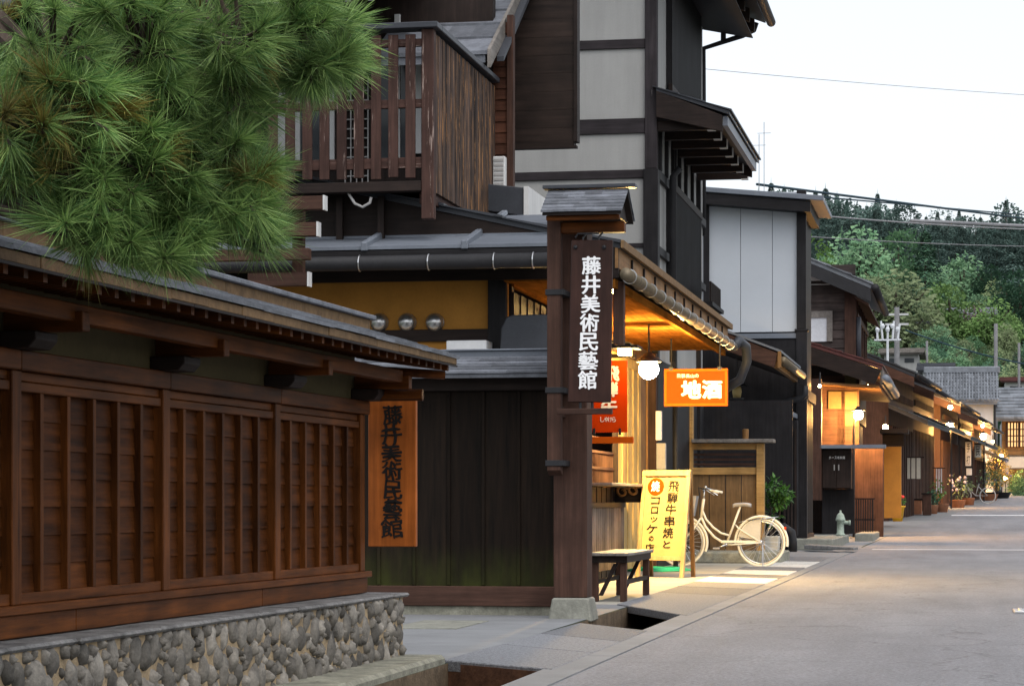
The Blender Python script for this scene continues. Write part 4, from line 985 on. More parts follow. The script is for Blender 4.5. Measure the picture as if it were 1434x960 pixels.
# entry canopy with gutter in front of it
cy0, cy1 = 41.8, 46.9
cxe, cze = S.fy(1094, 490, cy0); cxr, czr = S.fy(1040, 470, cy0)
cn = thing('entry_canopy', 'small brown pent roof with a lit gutter, bent downpipe below it', 'canopy', (cxe, cy0, cze))
sl_ = (czr-cze)/(cxr-cxe); xw = -4.9; zw = cze + sl_*(xw-cxe)
mb = MB().slab((cxe,cy0,cze),(cxe,cy1,cze),(xw,cy1,zw),(xw,cy0,zw),.04); mb.build('roof_sheet', 'roof_metal', cn)
mb = MB().hexa([(xw,cy0+.02,zw-.38),(cxe-.12,cy0+.02,cze-.30),(cxe-.12,cy0+.08,cze-.30),(xw,cy0+.08,zw-.38)],[(xw,cy0+.02,zw-.045),(cxe-.06,cy0+.02,cze-.045),(cxe-.06,cy0+.08,cze-.045),(xw,cy0+.08,zw-.045)])
mb.build('barge_board', 'brown_wood_x', cn, bev=.006)
MB().slab((xw,cy0+.1,zw-.3),(cxe-.1,cy0+.1,cze-.25),(cxe-.1,cy1,cze-.25),(xw,cy1,zw-.3),.03).build('soffit', 'dark_wood_y', cn)
MB().box(cxe-.13, cxe-.06, cy0+.1, cy1, cze-.30, cze-.05).build('fascia', 'tan_wood_y', cn)
cg = MB().tube([(cxe+.03,cy0+.05,cze-.18),(cxe+.03,cy1,cze-.18)], .075, 12).build('gutter', 'gutter_copper', cn, smooth=True)
mb = MB().box(cxe-.06, cxe+.0, cy0-.01, cy0+.05, cze-.3, cze-.02); mb.build('gutter_end', 'tan_wood_z', cn)
pt = [S.fy(px, py, cy1) for px, py in ((1127,540),(1128,552),(1122,558),(1100,562),(1091,570),(1089,600),(1089,735))]
MB().tube([(x, cy1, z) for x, z in pt], .06, 10).build('downpipe', 'gutter_dark', cn, smooth=True)
# lower lean-to ledge and dark panels between canopy and corner
x0, z1 = S.fy(1015, 577, 46.0); x1, z0 = S.fy(1111, 583, 46.0)
MB().box(x0-2, x1, 45.7, 47.2, z0, z1).build('ledge', 'roof_metal', gb, bev=.005)
mb = MB(); yb(1068, 585, 1112, 757, 46.9, .3, mb); mb.build('side_wall', 'black_wood_z', gb)
mb = MB(); yb(1096, 588, 1117, 750, 46.7, .15, mb); mb.build('side_panel', 'black_wood_z', gb, bev=.01)
mb = MB()
for i in range(4): x = S.fy(1099+5*i, 640, 46.69)[0]; a2 = S.fy(1100, 600, 46.69)[1]; mb.box(x-.02, x+.02, 46.66, 46.699, .15, a2)
mb.build('panel_slats', 'dark_wood_z', gb)
# small lantern and white box on the ledge
lx, lz = S.fy(1032, 548, 45.4)
lt = thing('hanging_lantern', 'small dark iron lantern hanging in the shade beside the wide orange sign', 'lantern', (lx, 45.4, lz))
MB().lathe(lx, 45.4, [(.05,lz-.16),(.13,lz-.14),(.13,lz-.12)], 8).lathe(lx, 45.4, [(.2,lz+.10),(.08,lz+.18),(.02,lz+.26)], 8).build('cage', 'iron', lt)
MB().lathe(lx, 45.4, [(.07,lz-.12),(.09,lz),(.07,lz+.10)], 8).build('glass', 'board_panel', lt, smooth=True)
MB().tube([(lx,45.4,lz+.26),(lx,45.4,lz+.8)], .012, 6).build('chain', 'iron', lt)
x, z = S.fy(1037, 566, 45.8); tag(MB().box(x-.09, x+.09, 45.8, 45.95, z-.06, z+.06).box(x-.03, x+.03, 45.85, 45.9, z-.16, z-.0605).build('ledge_box', 'paper', origin=(x, 45.8, z-.16), bev=.008), 'small pale box standing on the ledge under the iron lantern', 'box')

# ================================================================== timber fence gate behind the bicycle
fgy = 37.6
fg = thing('timber_gate', 'golden brown timber gate with open slats on top behind the bicycle', 'gate', (-4.3, fgy, 0))
k = lambda px, py: S.fy(px, py, fgy)
mb = MB(); yb(968, 614, 1083, 619, fgy-.2, .45, mb); mb.build('gate_cap', 'bench_top', fg, bev=.006)
mb = MB(); yb(969, 620, 1060, 629, fgy-.05, .12, mb); yb(970, 654, 1060, 664, fgy-.04, .1, mb); mb.build('gate_rail', 'gate_wood', fg, bev=.005)
for a, b in ((1059, 1070),): mb = MB(); yb(a, 620, b, 775, fgy-.08, .18, mb); mb.build('gate_post', 'gate_wood', fg, bev=.006)
mb = MB(); yb(962, 560, 970, 775, fgy-.08, .18, mb); mb.build('gate_post', 'gate_wood', fg, bev=.006)
mb = MB(); ed = [970, 993, 1016, 1038, 1059]
for a, b in zip(ed, ed[1:]): yb(a+.6, 664.5, b-.6, 772, fgy, .03, mb)
mb.build('gate_boards', 'gate_board' if 'gate_board' in M else 'brown_wood_z', fg)
mb = MB()
for py in (634, 641, 648): yb(972, py, 1058, py+3.5, fgy, .03, mb)
mb.build('open_slats', 'brown_wood_x', fg)
mb = MB(); yb(965, 560, 1110, 700, fgy+3, .05, mb); mb.build('dark_backing', 'black_wood_z', fg)
x, z = S.fy(1044, 608, fgy); tag(MB().lathe(x, fgy, [(.045,z-.08),(.05,z+.0),(.05,z+.08),(.03,z+.085)], 10).build('gate_cup', 'tan_wood_z', origin=(x,fgy,z-.08)), 'small brown jar standing on the timber gate cap', 'jar')
x0, z1 = S.fy(958, 772, 36.2); x1 = S.fy(1094, 790, 36.2)[0]
tag(MB().box(x0, x1, 36.2, 38.0, 0, .17).build('timber_step', 'kerb_stone', origin=(x0, 36.2, 0), bev=.02), 'long dark mossy step on the ground behind the bicycle wheels', 'step')

# ================================================================== bicycle
by2 = 34.2
bk = thing('bicycle', 'cream coloured step-through city bicycle parked by the timber gate', 'bicycle', (0, by2, 0))
P = lambda px, py, dy=0.0: (lambda q: (q[0], by2+dy, q[1]))(S.fy(px, py, by2))
gb_ = S.fy(1066, 792.5, by2)[1]; off = -gb_
def P(px, py, dy=0.0):
    x, z = S.fy(px, py, by2); return (x, by2+dy, z+off)
bk.location = S.world((P(1010, 790)[0], by2, 0)); bk['_o'] = (P(1010, 790)[0], by2, 0)
wr = P(1066, 758)[2]; rc = P(1066, 758)[0]; fc = P(954, 758)[0]
for cx in (fc, rc):
    wl = MB().ring_y(cx, by2, wr, wr-.022, .018, 44, 8).build('wheel', 'rubber', bk, smooth=True)
    MB().ring_y(cx, by2, wr, wr-.052, .013, 44, 6).build('rim', 'steel', wl, smooth=True)
    mb = MB()
    for i in range(28):
        t = 2*pi*i/28; sgn = .03 if i % 2 else -.03; t2 = t+(.5 if i % 4 < 2 else -.5)
        mb.tube([(cx+.03*cos(t2), by2+sgn, wr+.03*sin(t2)), (cx+(wr-.058)*cos(t), by2, wr+(wr-.058)*sin(t))], .0032, 4, False)
    mb.build('spokes', 'steel', wl)
    mb = MB(); mb.tube([(cx,by2-.06,wr),(cx,by2+.06,wr)], .032 if cx == rc else .022, 10); mb.build('hub', 'steel', wl, smooth=True)
MB().ring_y(rc, by2, wr, wr+.020, .020, 30, 6, -.15, pi*1.03, .9).build('rear_fender', 'cream_paint', bk, smooth=True)
MB().ring_y(fc, by2, wr, wr+.020, .020, 30, 6, -.35, pi*.75, .9).build('front_fender', 'cream_paint', bk, smooth=True)
mb = MB()
bb = P(1017, 761); hd0, hd1 = P(982, 722), P(985.5, 697); st = P(1036, 716)
mb.tube([hd0, hd1], .021, 10)
mb.tube([P(983,712), P(989,726), P(999,737), P(1010,745), P(1021.5,748)], .0155, 10)
mb.tube([P(981.5,721), P(988,736), P(1000,750), bb], .018, 10)
mb.tube([bb, P(1037,707)], .016, 10)
mb.tube([bb, (bb[0], by2, bb[2])], .03, 8) if False else None
for s in (-.06, .06):
    mb.tube([P(1030,733,0), (P(1034,738)[0], by2+s, P(1034,738)[2]), (rc, by2+s, wr)], .009, 8)
    mb.tube([bb, (bb[0]+.08, by2+s, bb[2]), (rc, by2+s, wr)], .010, 8)
    mb.tube([(hd0[0]-.012,by2+s*.75,hd0[2]-.03), (P(973,738)[0], by2+s*.8, P(973,738)[2]), (fc, by2+s*.85, wr)], .012, 8)
mb.tube([(hd0[0]-.012,by2-.05,hd0[2]-.03),(hd0[0]-.012,by2+.05,hd0[2]-.03)], .016, 8)
mb.build('frame', 'cream_paint', bk, smooth=True)
sd = MB(); c = P(1039, 706)
for i in range(7):
    pass
prof = [(-.10,.055,.0),(-.06,.085,.012),(0,.075,.016),(.06,.045,.014),(.13,.022,.006),(.16,.016,-.006)]
vs = []
for t, wd, h in [(q[0], q[1], q[2]) for q in prof]:
    for yy_, zz_ in ((-1,0),(-.6,.9),(0,1),(.6,.9),(1,0),(.6,-1.2),(-.6,-1.2)): vs.append((c[0]+.03-t, by2+yy_*wd, c[2]+h+zz_*.024))
fs = [tuple(range(6,-1,-1)), tuple(35+i for i in range(7))] + [(7*i+k_, 7*i+(k_+1)%7, 7*(i+1)+(k_+1)%7, 7*(i+1)+k_) for i in range(5) for k_ in range(7)]
sd.add(vs, fs).build('saddle', 'grey_plastic', bk, smooth=True)
mb = MB(); h = P(986, 686)
mb.tube([P(985.5,698), h], .013, 8)
for s in (-1, 1): mb.tube([h, (h[0]-.01,by2+s*.10,h[2]+.03), (h[0]+.03,by2+s*.22,h[2]+.035), (h[0]+.17,by2+s*.27,h[2]-.005)], .011, 8)
hb = mb.build('handlebar', 'steel', bk, smooth=True)
mb = MB()
for s in (-1, 1): mb.tube([(h[0]+.06,by2+s*.235,h[2]+.01), (h[0]-.07,by2+s*.12,h[2]+.05), (h[0]-.06,by2+s*.03,h[2]-.08), (hd0[0]-.02,by2+s*.03,hd0[2]-.02)], .005, 5)
mb.build('brake_cables', 'iron', bk)
for s in (-1, 1):
    MB().tube([(h[0]+.13,by2+s*.26,h[2]+.005),(h[0]+.235,by2+s*.275,h[2]-.02)], .018, 8).build('grip', 'rubber', hb, smooth=True)
    MB().tube([(h[0]+.06,by2+s*.235,h[2]+.01),(h[0]+.17,by2+s*.25,h[2]-.06)], .007, 6).build('brake_lever', 'steel', hb)
mb = MB().ball((h[0]+.03,by2-.1,h[2]+.05), .025, 8, 6); mb.build('bell', 'steel', hb, smooth=True)
mb = MB(); q0 = P(978, 690); bx1, bx0 = P(977,700)[0], P(953,700)[0]; zt5, zb5 = P(970,691)[2], P(970,721)[2]
mb.hexa([(bx0+.04,by2-.12,zb5),(bx1-.05,by2-.12,zb5),(bx1-.05,by2+.12,zb5),(bx0+.04,by2+.12,zb5)],[(bx0,by2-.17,zt5),(bx1,by2-.17,zt5-.02),(bx1,by2+.17,zt5-.02),(bx0,by2+.17,zt5)])
mb.f = [f for i, f in enumerate(mb.f) if i != 1]; mb.build('basket', 'grey_plastic', bk)
mb = MB()
for s in (-.06, -.02, .02, .06): mb.tube([P(1047,726.5,s), P(1090,722,s)], .006, 6)
for px in (1050, 1062, 1076, 1088): mb.tube([P(px,725.6-(px-1050)*.09,-.065), P(px,725.6-(px-1050)*.09,.065)], .006, 6)
for s in (-.065, .065): mb.tube([P(1085,723,s), (rc+.02,by2+s,wr)], .006, 6)
mb.tube([P(1034,730), P(1047,727)], .008, 6); mb.build('rear_rack', 'steel', bk, smooth=True)
mb = MB(); mb.tube([(bb[0],by2-.06,bb[2]),(bb[0],by2+.06,bb[2])], .02, 8).tube([(bb[0],by2-.065,bb[2]),(bb[0]-.13,by2-.07,bb[2]-.05)], .011, 6).tube([(bb[0],by2+.065,bb[2]),(bb[0]+.13,by2+.07,bb[2]+.05)], .011, 6)
ck = mb.build('crank', 'steel', bk, smooth=True)
for s in (-1, 1): MB().box(bb[0]+s*.13-.045, bb[0]+s*.13+.045, by2+s*.075, by2+s*.15, bb[2]+s*.05-.012, bb[2]+s*.05+.012).build('pedal', 'grey_plastic', ck, bev=.004)
mb = MB().hexa([(bb[0]-.07,by2-.052,bb[2]+.025),(rc,by2-.052,wr-.005),(rc,by2-.04,wr-.005),(bb[0]-.07,by2-.04,bb[2]+.025)],[(bb[0]-.07,by2-.052,bb[2]+.062),(rc,by2-.052,wr+.03),(rc,by2-.04,wr+.03),(bb[0]-.07,by2-.04,bb[2]+.062)]); mb.build('chain_guard', 'cream_paint', bk, bev=.004)
vs = [(rc-.01,by2-.05,wr+.03)] + [(rc+(wr-.02)*cos(t),by2-.045,wr+(wr-.02)*sin(t)) for t in [pi*.5+i*pi*.42/10 for i in range(11)]]
vs2 = [(a, b+.004, c_) for a, b, c_ in vs]; n = len(vs)
MB().add(vs+vs2, [tuple(range(n)), tuple(range(2*n-1,n-1,-1))]+[(i,n+i,n+(i+1)%n,(i+1)%n) for i in range(n)]).build('skirt_guard', 'skirt_plastic' if 'skirt_plastic' in M else 'paper', bk)
mb = MB().tube([(rc+.02,by2-.05,wr-.02),(rc+.03,by2-.12,.0)], .009, 6).tube([(rc+.02,by2+.05,wr-.02),(rc+.03,by2+.12,.0)], .009, 6); mb.build('kickstand', 'steel', bk)
MB().tube([(rc+wr*.93,by2,wr+.20),(rc+wr*.93+.03,by2,wr+.20)], .022, 8).build('rear_reflector', 'orange_paint', bk)

# ================================================================== sandwich board, bench, hose, plant tub
sb = thing('sandwich_board', 'leaning pale wooden sandwich board with brush writing on its yellow panel', 'sign board', (0, 29, 0))
gA = S.fy(890.5, 806, 29.2); gBx = S.fy(957.5, 808, 29.0)
fl_, fr_ = Vector((gA[0], 29.2, 0)), Vector((gBx[0], 29.0, 0))
dx_ = (fr_-fl_).normalized(); nb_ = Vector((-dx_.y, dx_.x, 0))   # pointing away from the viewer
H = 1.30; lean = .22
sb['_o'] = tuple((fl_+fr_)/2); sb.location = S.world((fl_+fr_)/2)
Wd = (fr_-fl_).length
def sp(u, v, d=0.0):   # board coordinates: u across, v up, d towards the viewer
    return fl_ + dx_*(u*Wd) + Vector((0,0,v*H)) + nb_*(lean*v) - nb_*d
def sbox(u0, u1, v0, v1, d0, d1, mb): return mb.hexa([sp(u0,v0,d0),sp(u1,v0,d0),sp(u1,v0,d1),sp(u0,v0,d1)],[sp(u0,v1,d0),sp(u1,v1,d0),sp(u1,v1,d1),sp(u0,v1,d1)])
for u0, u1 in ((0,.075),(.925,1)): sbox(u0,u1,0,.985,.03,-.02,MB()).build('leg', 'cream_wood', sb, bev=.004)
mb = MB(); sbox(-.0,1.0,.945,1.0,.035,-.022,mb); sbox(.076,.924,.16,.20,.03,-.02,mb); mb.build('crosspiece', 'cream_wood', sb, bev=.004)
sbox(.077,.923,.201,.944,.008,-.008,MB()).build('panel', 'board_panel', sb)
for u0, u1 in ((0.02,.095),(.905,.98)):
    mb = MB(); o_ = nb_*.34
    p = [sp(u0,.98,-.03), sp(u1,.98,-.03), sp(u1,.98,-.06), sp(u0,.98,-.06)]; q = [fl_+dx_*(u0*Wd)+o_, fl_+dx_*(u1*Wd)+o_, fl_+dx_*(u1*Wd)+o_+nb_*.03, fl_+dx_*(u0*Wd)+o_+nb_*.03]
    mb.hexa(q, p); mb.build('rear_leg', 'tan_wood_z', sb)
def bletter(mb, ch, u, v, su, sv, bold=.004, brush=.03, rot=0):
    t = MB(); letter(t, ch, 0, 0, su, sv, 0, .004, bold, rot, brush, fat=.0011)
    vs = []
    for a, b, c_ in t.v: vs.append(fl_ + dx_*(u*Wd+a) + Vector((0,0,v*H+c_)) + nb_*(lean*(v+c_/H)) - nb_*(.0085 - b))
    mb.add(vs, t.f)
mb = MB()
for i, ch in enumerate('飛騨牛串焼と'): bletter(mb, ch, .665-.012*i, .85-.108*i, .135 if i < 5 else .09, .125 if i < 5 else .085)
for i, ch in enumerate('コロッケの店'): bletter(mb, ch, [.30,.30,.30,.27,.27,.25][i], .715-.088*i, [.12,.09,.09,.14,.06,.12][i], [.085,.08,.06,.10,.06,.10][i])
mb.build('lettering', 'ink', sb)
mb = MB(); n = 28
vs = []
for d in (.0085, .013):
    for i in range(n): t = 2*pi*i/n; vs.append(sp(.29+.17*cos(t)*1.0, .845+.082*sin(t)*1.0, d))
mb.add(vs, [tuple(range(n-1,-1,-1)), tuple(range(n,2*n))]+[(i,(i+1)%n,n+(i+1)%n,n+i) for i in range(n)]); mb.build('round_emblem', 'orange_paint', sb)
mb = MB(); bletter(mb, '店', .29, .85, .09, .09, .0, .04)
mb = MB()
bletter(mb, '焼', .285, .848, .11, .125, .006, .05)
for i, v in enumerate(mb.v): mb.v[i] = tuple(Vector(v)-nb_*.006)
mb.build('emblem_mark', 'white_paint', sb)

bn = thing('bench', 'low dark wooden bench with a weathered grey top beside the gate post', 'bench', (-3.2, 22.6, 0))
bx0, bx1, yb0, yb1, bh = -3.36, -2.98, 21.75, 23.55, .45
mb = MB()
for i in range(3): mb.box(bx0+.128*i, bx0+.128*i+.125, yb0, yb1, bh-.028, bh)
mb.build('seat', 'bench_top', bn, bev=.005)
MB().box(bx0+.02, bx1-.02, yb0+.05, yb1-.05, bh-.09, bh-.0285).build('apron', 'dark_wood_y', bn)
for x in (bx0+.03, bx1-.09):
    for y in (yb0+.08, yb1-.14): MB().box(x, x+.06, y, y+.06, 0.004, bh-.0905).build('leg', 'brown_wood_z', bn, bev=.004)
MB().box(bx1-.075, bx1-.04, yb0+.14, yb1-.14, .16, .20).box(bx0+.03, bx0+.065, yb0+.14, yb1-.14, .16, .20).build('stretcher', 'dark_wood_y', bn)
mb = MB()
for y in (yb0+.11, yb1-.11): mb.hexa([(bx0+.09,y-.015,.06),(bx0+.13,y-.015,.06),(bx0+.13,y+.015,.06),(bx0+.09,y+.015,.06)],[(bx1-.15,y-.015,bh-.1),(bx1-.11,y-.015,bh-.1),(bx1-.11,y+.015,bh-.1),(bx1-.15,y+.015,bh-.1)])
each(mb, 'brace', 'dark_wood_x', bn)
hc = S.g(955, 792); mb = MB(); pts = []
for i in range(90):
    t = i/89*5*2*pi; r = .22+.05*sin(t*.37)+.03*random.random(); pts.append((hc[0]+r*1.5*cos(t)+.04*sin(t*.21), 31.8+r*1.8*sin(t), .016+.03*(i/89)+.01*random.random()))
mb.tube(pts, .012, 6); tag(mb.build('garden_hose', 'green_plastic', smooth=True, origin=(hc[0],31.8,0)), 'coiled green garden hose lying behind the sandwich board', 'hose')
def leafball(mb, c, R, n, ls, sc=(1,1,1), droop=.3, fill=.55):
    for i in range(n):
        v = Vector((random.gauss(0,1), random.gauss(0,1), random.gauss(0,1))).normalized(); r = R*(fill+(1-fill)*random.random())
        p = Vector((c[0]+v.x*r*sc[0], c[1]+v.y*r*sc[1], c[2]+v.z*r*sc[2]))
        d = (v+Vector((random.uniform(-.7,.7), random.uniform(-.7,.7), random.uniform(-.7,.5)-droop))).normalized()
        sd_ = d.cross(Vector((random.random()-.5, random.random()-.5, 1))).normalized(); L = ls*random.uniform(.7,1.3)
        mb.add([p, p+d*L*.5+sd_*L*.22, p+d*L, p+d*L*.5-sd_*L*.22], [(0,1,2,3)])
sx1, sz1 = S.fy(1082, 690, 38.5)
sp_ = thing('potted_shrub', 'bright green leafy shrub in a white tub behind the bicycle', 'plant', (sx1, 38.5, 0))
mb = MB()
for px, py, r in ((1078,688,.15),(1096,696,.13),(1084,680,.12),(1072,694,.12),(1080,722,.12),(1100,690,.08),(1088,700,.1)):
    x, z = S.fy(px, py, 38.5); leafball(mb, (x, 38.5+random.uniform(-.1,.1), z), r, 70, .11)
mb.build('leaves', 'leaf', sp_)
mb = MB()
for px, py in ((1078,690),(1096,696),(1084,684),(1080,722)):
    x, z = S.fy(px, py, 38.5); mb.tube([(sx1-.05,38.5,.3),((x+sx1)/2,38.5,z*.55),(x,38.5,z)], .012, 6)
mb.build('stems', 'bark', sp_)
x0, x1 = S.fy(1052,760,38.5)[0], S.fy(1092,760,38.5)[0]
MB().hexa([(x0+.03,38.3,.0),(x1-.03,38.3,.0),(x1-.03,38.7,.0),(x0+.03,38.7,.0)],[(x0,38.27,.38),(x1,38.27,.38),(x1,38.73,.38),(x0,38.73,.38)]).build('tub', 'paper', sp_, bev=.01)
pp = [S.fy(px, py, 40.2) for px, py in ((1083,742),(1098,738),(1108,745),(1110,758),(1110,772))]
tag(MB().tube([(x, 40.2, z) for x, z in pp], .075, 12).build('elbow_pipe', 'gutter_dark', smooth=True, origin=(pp[-1][0],40.2,pp[-1][1])), 'black elbow pipe coming down behind the rear bicycle wheel', 'pipe')
# raised stones and lifted slab beyond the bicycle
p0 = S.g(1153, 766); tag(MB().hexa([(p0[0]-.1,45.2,.05),(p0[0]+.85,44.2,.05),(p0[0]+.9,45.0,.05),(p0[0]-.05,46.0,.05)],[(p0[0]-.1,45.2,.13),(p0[0]+.85,44.2,.10),(p0[0]+.9,45.0,.10),(p0[0]-.05,46.0,.13)]).build('bridge_slab', 'cap_stone', origin=(p0[0],45,0), bev=.01), 'pale stone slab bridging the drain in front of the hydrant', 'slab')
tag(MB().box(-3.2, -2.45, 46.5, 53, 0, .22).build('stone_step', 'footing', origin=(-3.2,46.5,0), bev=.02), 'grey stone step under the green hydrant', 'step')
tag(MB().box(-2.35, -1.95, 53.5, 58, 0.02, .24).build('stone_block', 'footing', origin=(-2.1,53.5,0), bev=.02), 'long grey stone block under the black lattice screen', 'stone block')
# ================================================================== clapboard house with hose cabinet, hydrant and first street lamp
iy = 61.0
ih = thing('clapboard_house', 'dark clapboard house with dormer gable, curtained window and red metal pent roof', 'house', (-3, iy, T(iy)))
q = lambda px, py, y=iy: S.fy(px, py, y)
cxI = q(1198, 450)[0]; zsill = q(1150, 478)[1]; ztop = q(1150, 395)[1]
mb = MB(); n = 10; zlo = q(1150, 500)[1]; zhi = q(1150, 372)[1]
for i in range(n):
    z0 = zlo + (zhi-zlo)*i/n; h = (zhi-zlo)/n; mb.hexa([(-6,iy-.03,z0),(cxI,iy-.03,z0),(cxI,iy+.05,z0),(-6,iy+.05,z0)],[(-6,iy,z0+h+.02),(cxI,iy,z0+h+.02),(cxI,iy+.05,z0+h+.02),(-6,iy+.05,z0+h+.02)])
mb.build('clapboards', 'clapboard', ih)
a, b = q(1183, 420)[0], q(1198, 420)[0]
MB().box(a, b+.02, iy-.08, iy+.1, zlo-.2, q(1190,404)[1]).build('corner_post', 'brown_wood_z', ih)
wf = MB(); x0, z1 = q(1122, 436); x1, z0 = q(1166, 478)
wf.box(x0, x1, iy-.10, iy-.031, z1-.16, z1).box(x1-.14, x1, iy-.10, iy-.031, z0, z1-.161); wfo = wf.build('window', 'bench_top', ih)
MB().box(x0, x1-.141, iy-.06, iy-.032, z0, z1-.161).build('curtain', 'curtain', wfo)
mb = MB(); a0, z0_ = q(1126, 398); mb.hexa([(a0-2,iy-.02,z0_-.02),(q(1168,398)[0],iy-.02,z0_-.02),(q(1168,398)[0],iy+.04,z0_-.02),(a0-2,iy+.04,z0_-.02)],[(a0-2,iy-.02,q(1126,370)[1]),(q(1128,372)[0],iy-.02,q(1128,372)[1]),(q(1128,372)[0],iy+.04,q(1128,372)[1]),(a0-2,iy+.04,q(1126,370)[1])]); mb.build('gable_plaster', 'white_plaster', ih)
# upper roof: slope towards the street, ends at 1240,410
r0 = q(1108, 354, iy-.7); r1 = q(1222, 398, iy-.7); yfar = iy+7.5
mb = MB(); roof_courses(mb, (r1[0],iy-.7,r1[1]),(r1[0],yfar,r1[1]),(r0[0]-1.6,iy-.7,r0[1]+.75),(r0[0]-1.6,yfar,r0[1]+.75), 7, .03, 10, .2)
mb.slab((r1[0]-.03,iy-.65,r1[1]),(r1[0]-.03,yfar-.1,r1[1]),(r0[0]-1.6,yfar-.1,r0[1]+.75),(r0[0]-1.6,iy-.65,r0[1]+.75),.1); uro = mb.build('upper_roof', 'roof_tile', ih)
MB().hexa([(r0[0]-1.6,iy-.68,r0[1]+.35),(r1[0]-.05,iy-.68,r1[1]-.42),(r1[0]-.05,iy-.60,r1[1]-.42),(r0[0]-1.6,iy-.60,r0[1]+.35)],[(r0[0]-1.6,iy-.68,r0[1]+.64),(r1[0]-.05,iy-.68,r1[1]-.11),(r1[0]-.05,iy-.60,r1[1]-.11),(r0[0]-1.6,iy-.60,r0[1]+.64)]).build('barge_board', 'gutter_dark', uro)
MB().tube([(r1[0]+.06,iy-.7,r1[1]-.08),(r1[0]+.06,yfar,r1[1]-.08)], .10, 10).build('gutter', 'gutter_dark', uro, smooth=True)
MB().slab((cxI,iy-.55,r1[1]-.25),(r1[0]-.1,iy-.55,r1[1]-.45),(r1[0]-.1,yfar-.1,r1[1]-.45),(cxI,yfar-.1,r1[1]-.25),.06).build('soffit', 'brown_wood_y', uro)
MB().box(cxI-.2, cxI-.02, iy+.1, yfar-.3, 3, r1[1]-.2).build('street_wall', 'dark_wood_z', ih)
mb = MB()
for i in range(6): y = iy+.5+i*1.15; mb.box(cxI-.019, cxI+.04, y, y+.14, zlo, r1[1]-.3)
mb.box(cxI-.015, cxI+.05, iy+.3, yfar-.3, r1[1]-.75, r1[1]-.62); mb.build('street_posts', 'brown_wood_z', ih)
mb = MB()
for i in range(6): y = iy+.66+i*1.15; mb.box(cxI-.0185, cxI+.0, y, y+.95, r1[1]-.61, r1[1]-.35)
mb.build('plaster_panels', 'grey_plaster', ih)
MB().tube([(cxI+.08,iy-.05,zlo-.2),(cxI+.08,iy-.05,r1[1]-.75)], .06, 8).build('downpipe', 'roof_metal_dark', ih, smooth=True)
# red pent roof
pyI = 56.5; p0 = S.fy(1126, 472, pyI); p1 = S.fy(1237, 512, pyI); pf = pyI+8.5; mb = MB(); yb(1232, 600, 1272, 606, 65.2, 1.2, mb); yb(1236, 606.5, 1266, 624, 66.1, .3, mb); mb.build('door_awning', 'dark_wood_x', ih)
mb = MB(); roof_courses(mb, (p1[0],pyI,p1[1]),(p1[0],pf,p1[1]),(p0[0]-1,pyI,p0[1]+.25),(p0[0]-1,pf,p0[1]+.25), 6, .02, 4, .15)
mb.slab((p1[0]-.03,pyI+.03,p1[1]),(p1[0]-.03,pf-.05,p1[1]),(p0[0]-1,pf-.05,p0[1]+.25),(p0[0]-1,pyI+.03,p0[1]+.25),.08); pr = mb.build('pent_roof', 'roof_red', ih)
MB().hexa([(p0[0]-1,pyI+.02,p0[1]-.22),(p1[0]-.2,pyI+.02,p1[1]-.42),(p1[0]-.2,pyI+.1,p1[1]-.42),(p0[0]-1,pyI+.1,p0[1]-.22)],[(p0[0]-1,pyI+.02,p0[1]+.16),(p1[0]-.05,pyI+.02,p1[1]-.09),(p1[0]-.05,pyI+.1,p1[1]-.09),(p0[0]-1,pyI+.1,p0[1]+.16)]).build('barge_board', 'dark_wood_x', pr)
MB().box(p1[0]-.07, p1[0]-.02, pyI+.1, pf, p1[1]-.42, p1[1]-.09).build('fascia', 'bench_top', pr)
MB().tube([(p1[0]+.06,pyI-.1,p1[1]-.30),(p1[0]+.06,pf,p1[1]-.30)], .10, 10).build('gutter', 'roof_metal', pr, smooth=True)
mb = MB().slab((-5.5,pyI+.2,p1[1]-.2),(p1[0]-.1,pyI+.2,p1[1]-.44),(p1[0]-.1,pf,p1[1]-.44),(-5.5,pf,p1[1]-.2),.05); mb.build('soffit', 'tan_wood_y', pr)
lw = -2.75
MB().box(lw-.2, lw-.02, pyI+1.2, pf+3, 0, p1[1]-.2).build('front_wall', 'brown_wood_z', ih)
MB().box(-7, lw-.2, pyI+3.9, pyI+4, 0, 4.3).build('side_wall', 'dark_wood_z', ih)
mb = MB()
for i in range(9): y = pyI+1.4+i*.7; mb.box(lw-.02, lw+.03, y, y+.09, .4, 3.3)
mb.build('front_lattice', 'dark_wood_z', ih)
xe_ = S.fy(1203, 560, 57.7)[0]; MB().box(-6, xe_, 57.7, 57.8, 2.0, 3.9).build('end_wall', 'brown_wood_x', ih)
for px0, py0_, px1, py1_ in ((1183,523,1199,541),(1183,548,1200,572),(1160,548,1178,572),(1183,579,1200,596)):
    mb = MB(); yb(px0, py0_, px1, py1_, 57.66, .039, mb); mb.build('plaster_panels', 'olive_plaster', ih)
mb = MB(); yb(1130, 530, 1150, 700, 55.3, .4, mb); mb.build('front_post', 'brown_wood_z', ih)
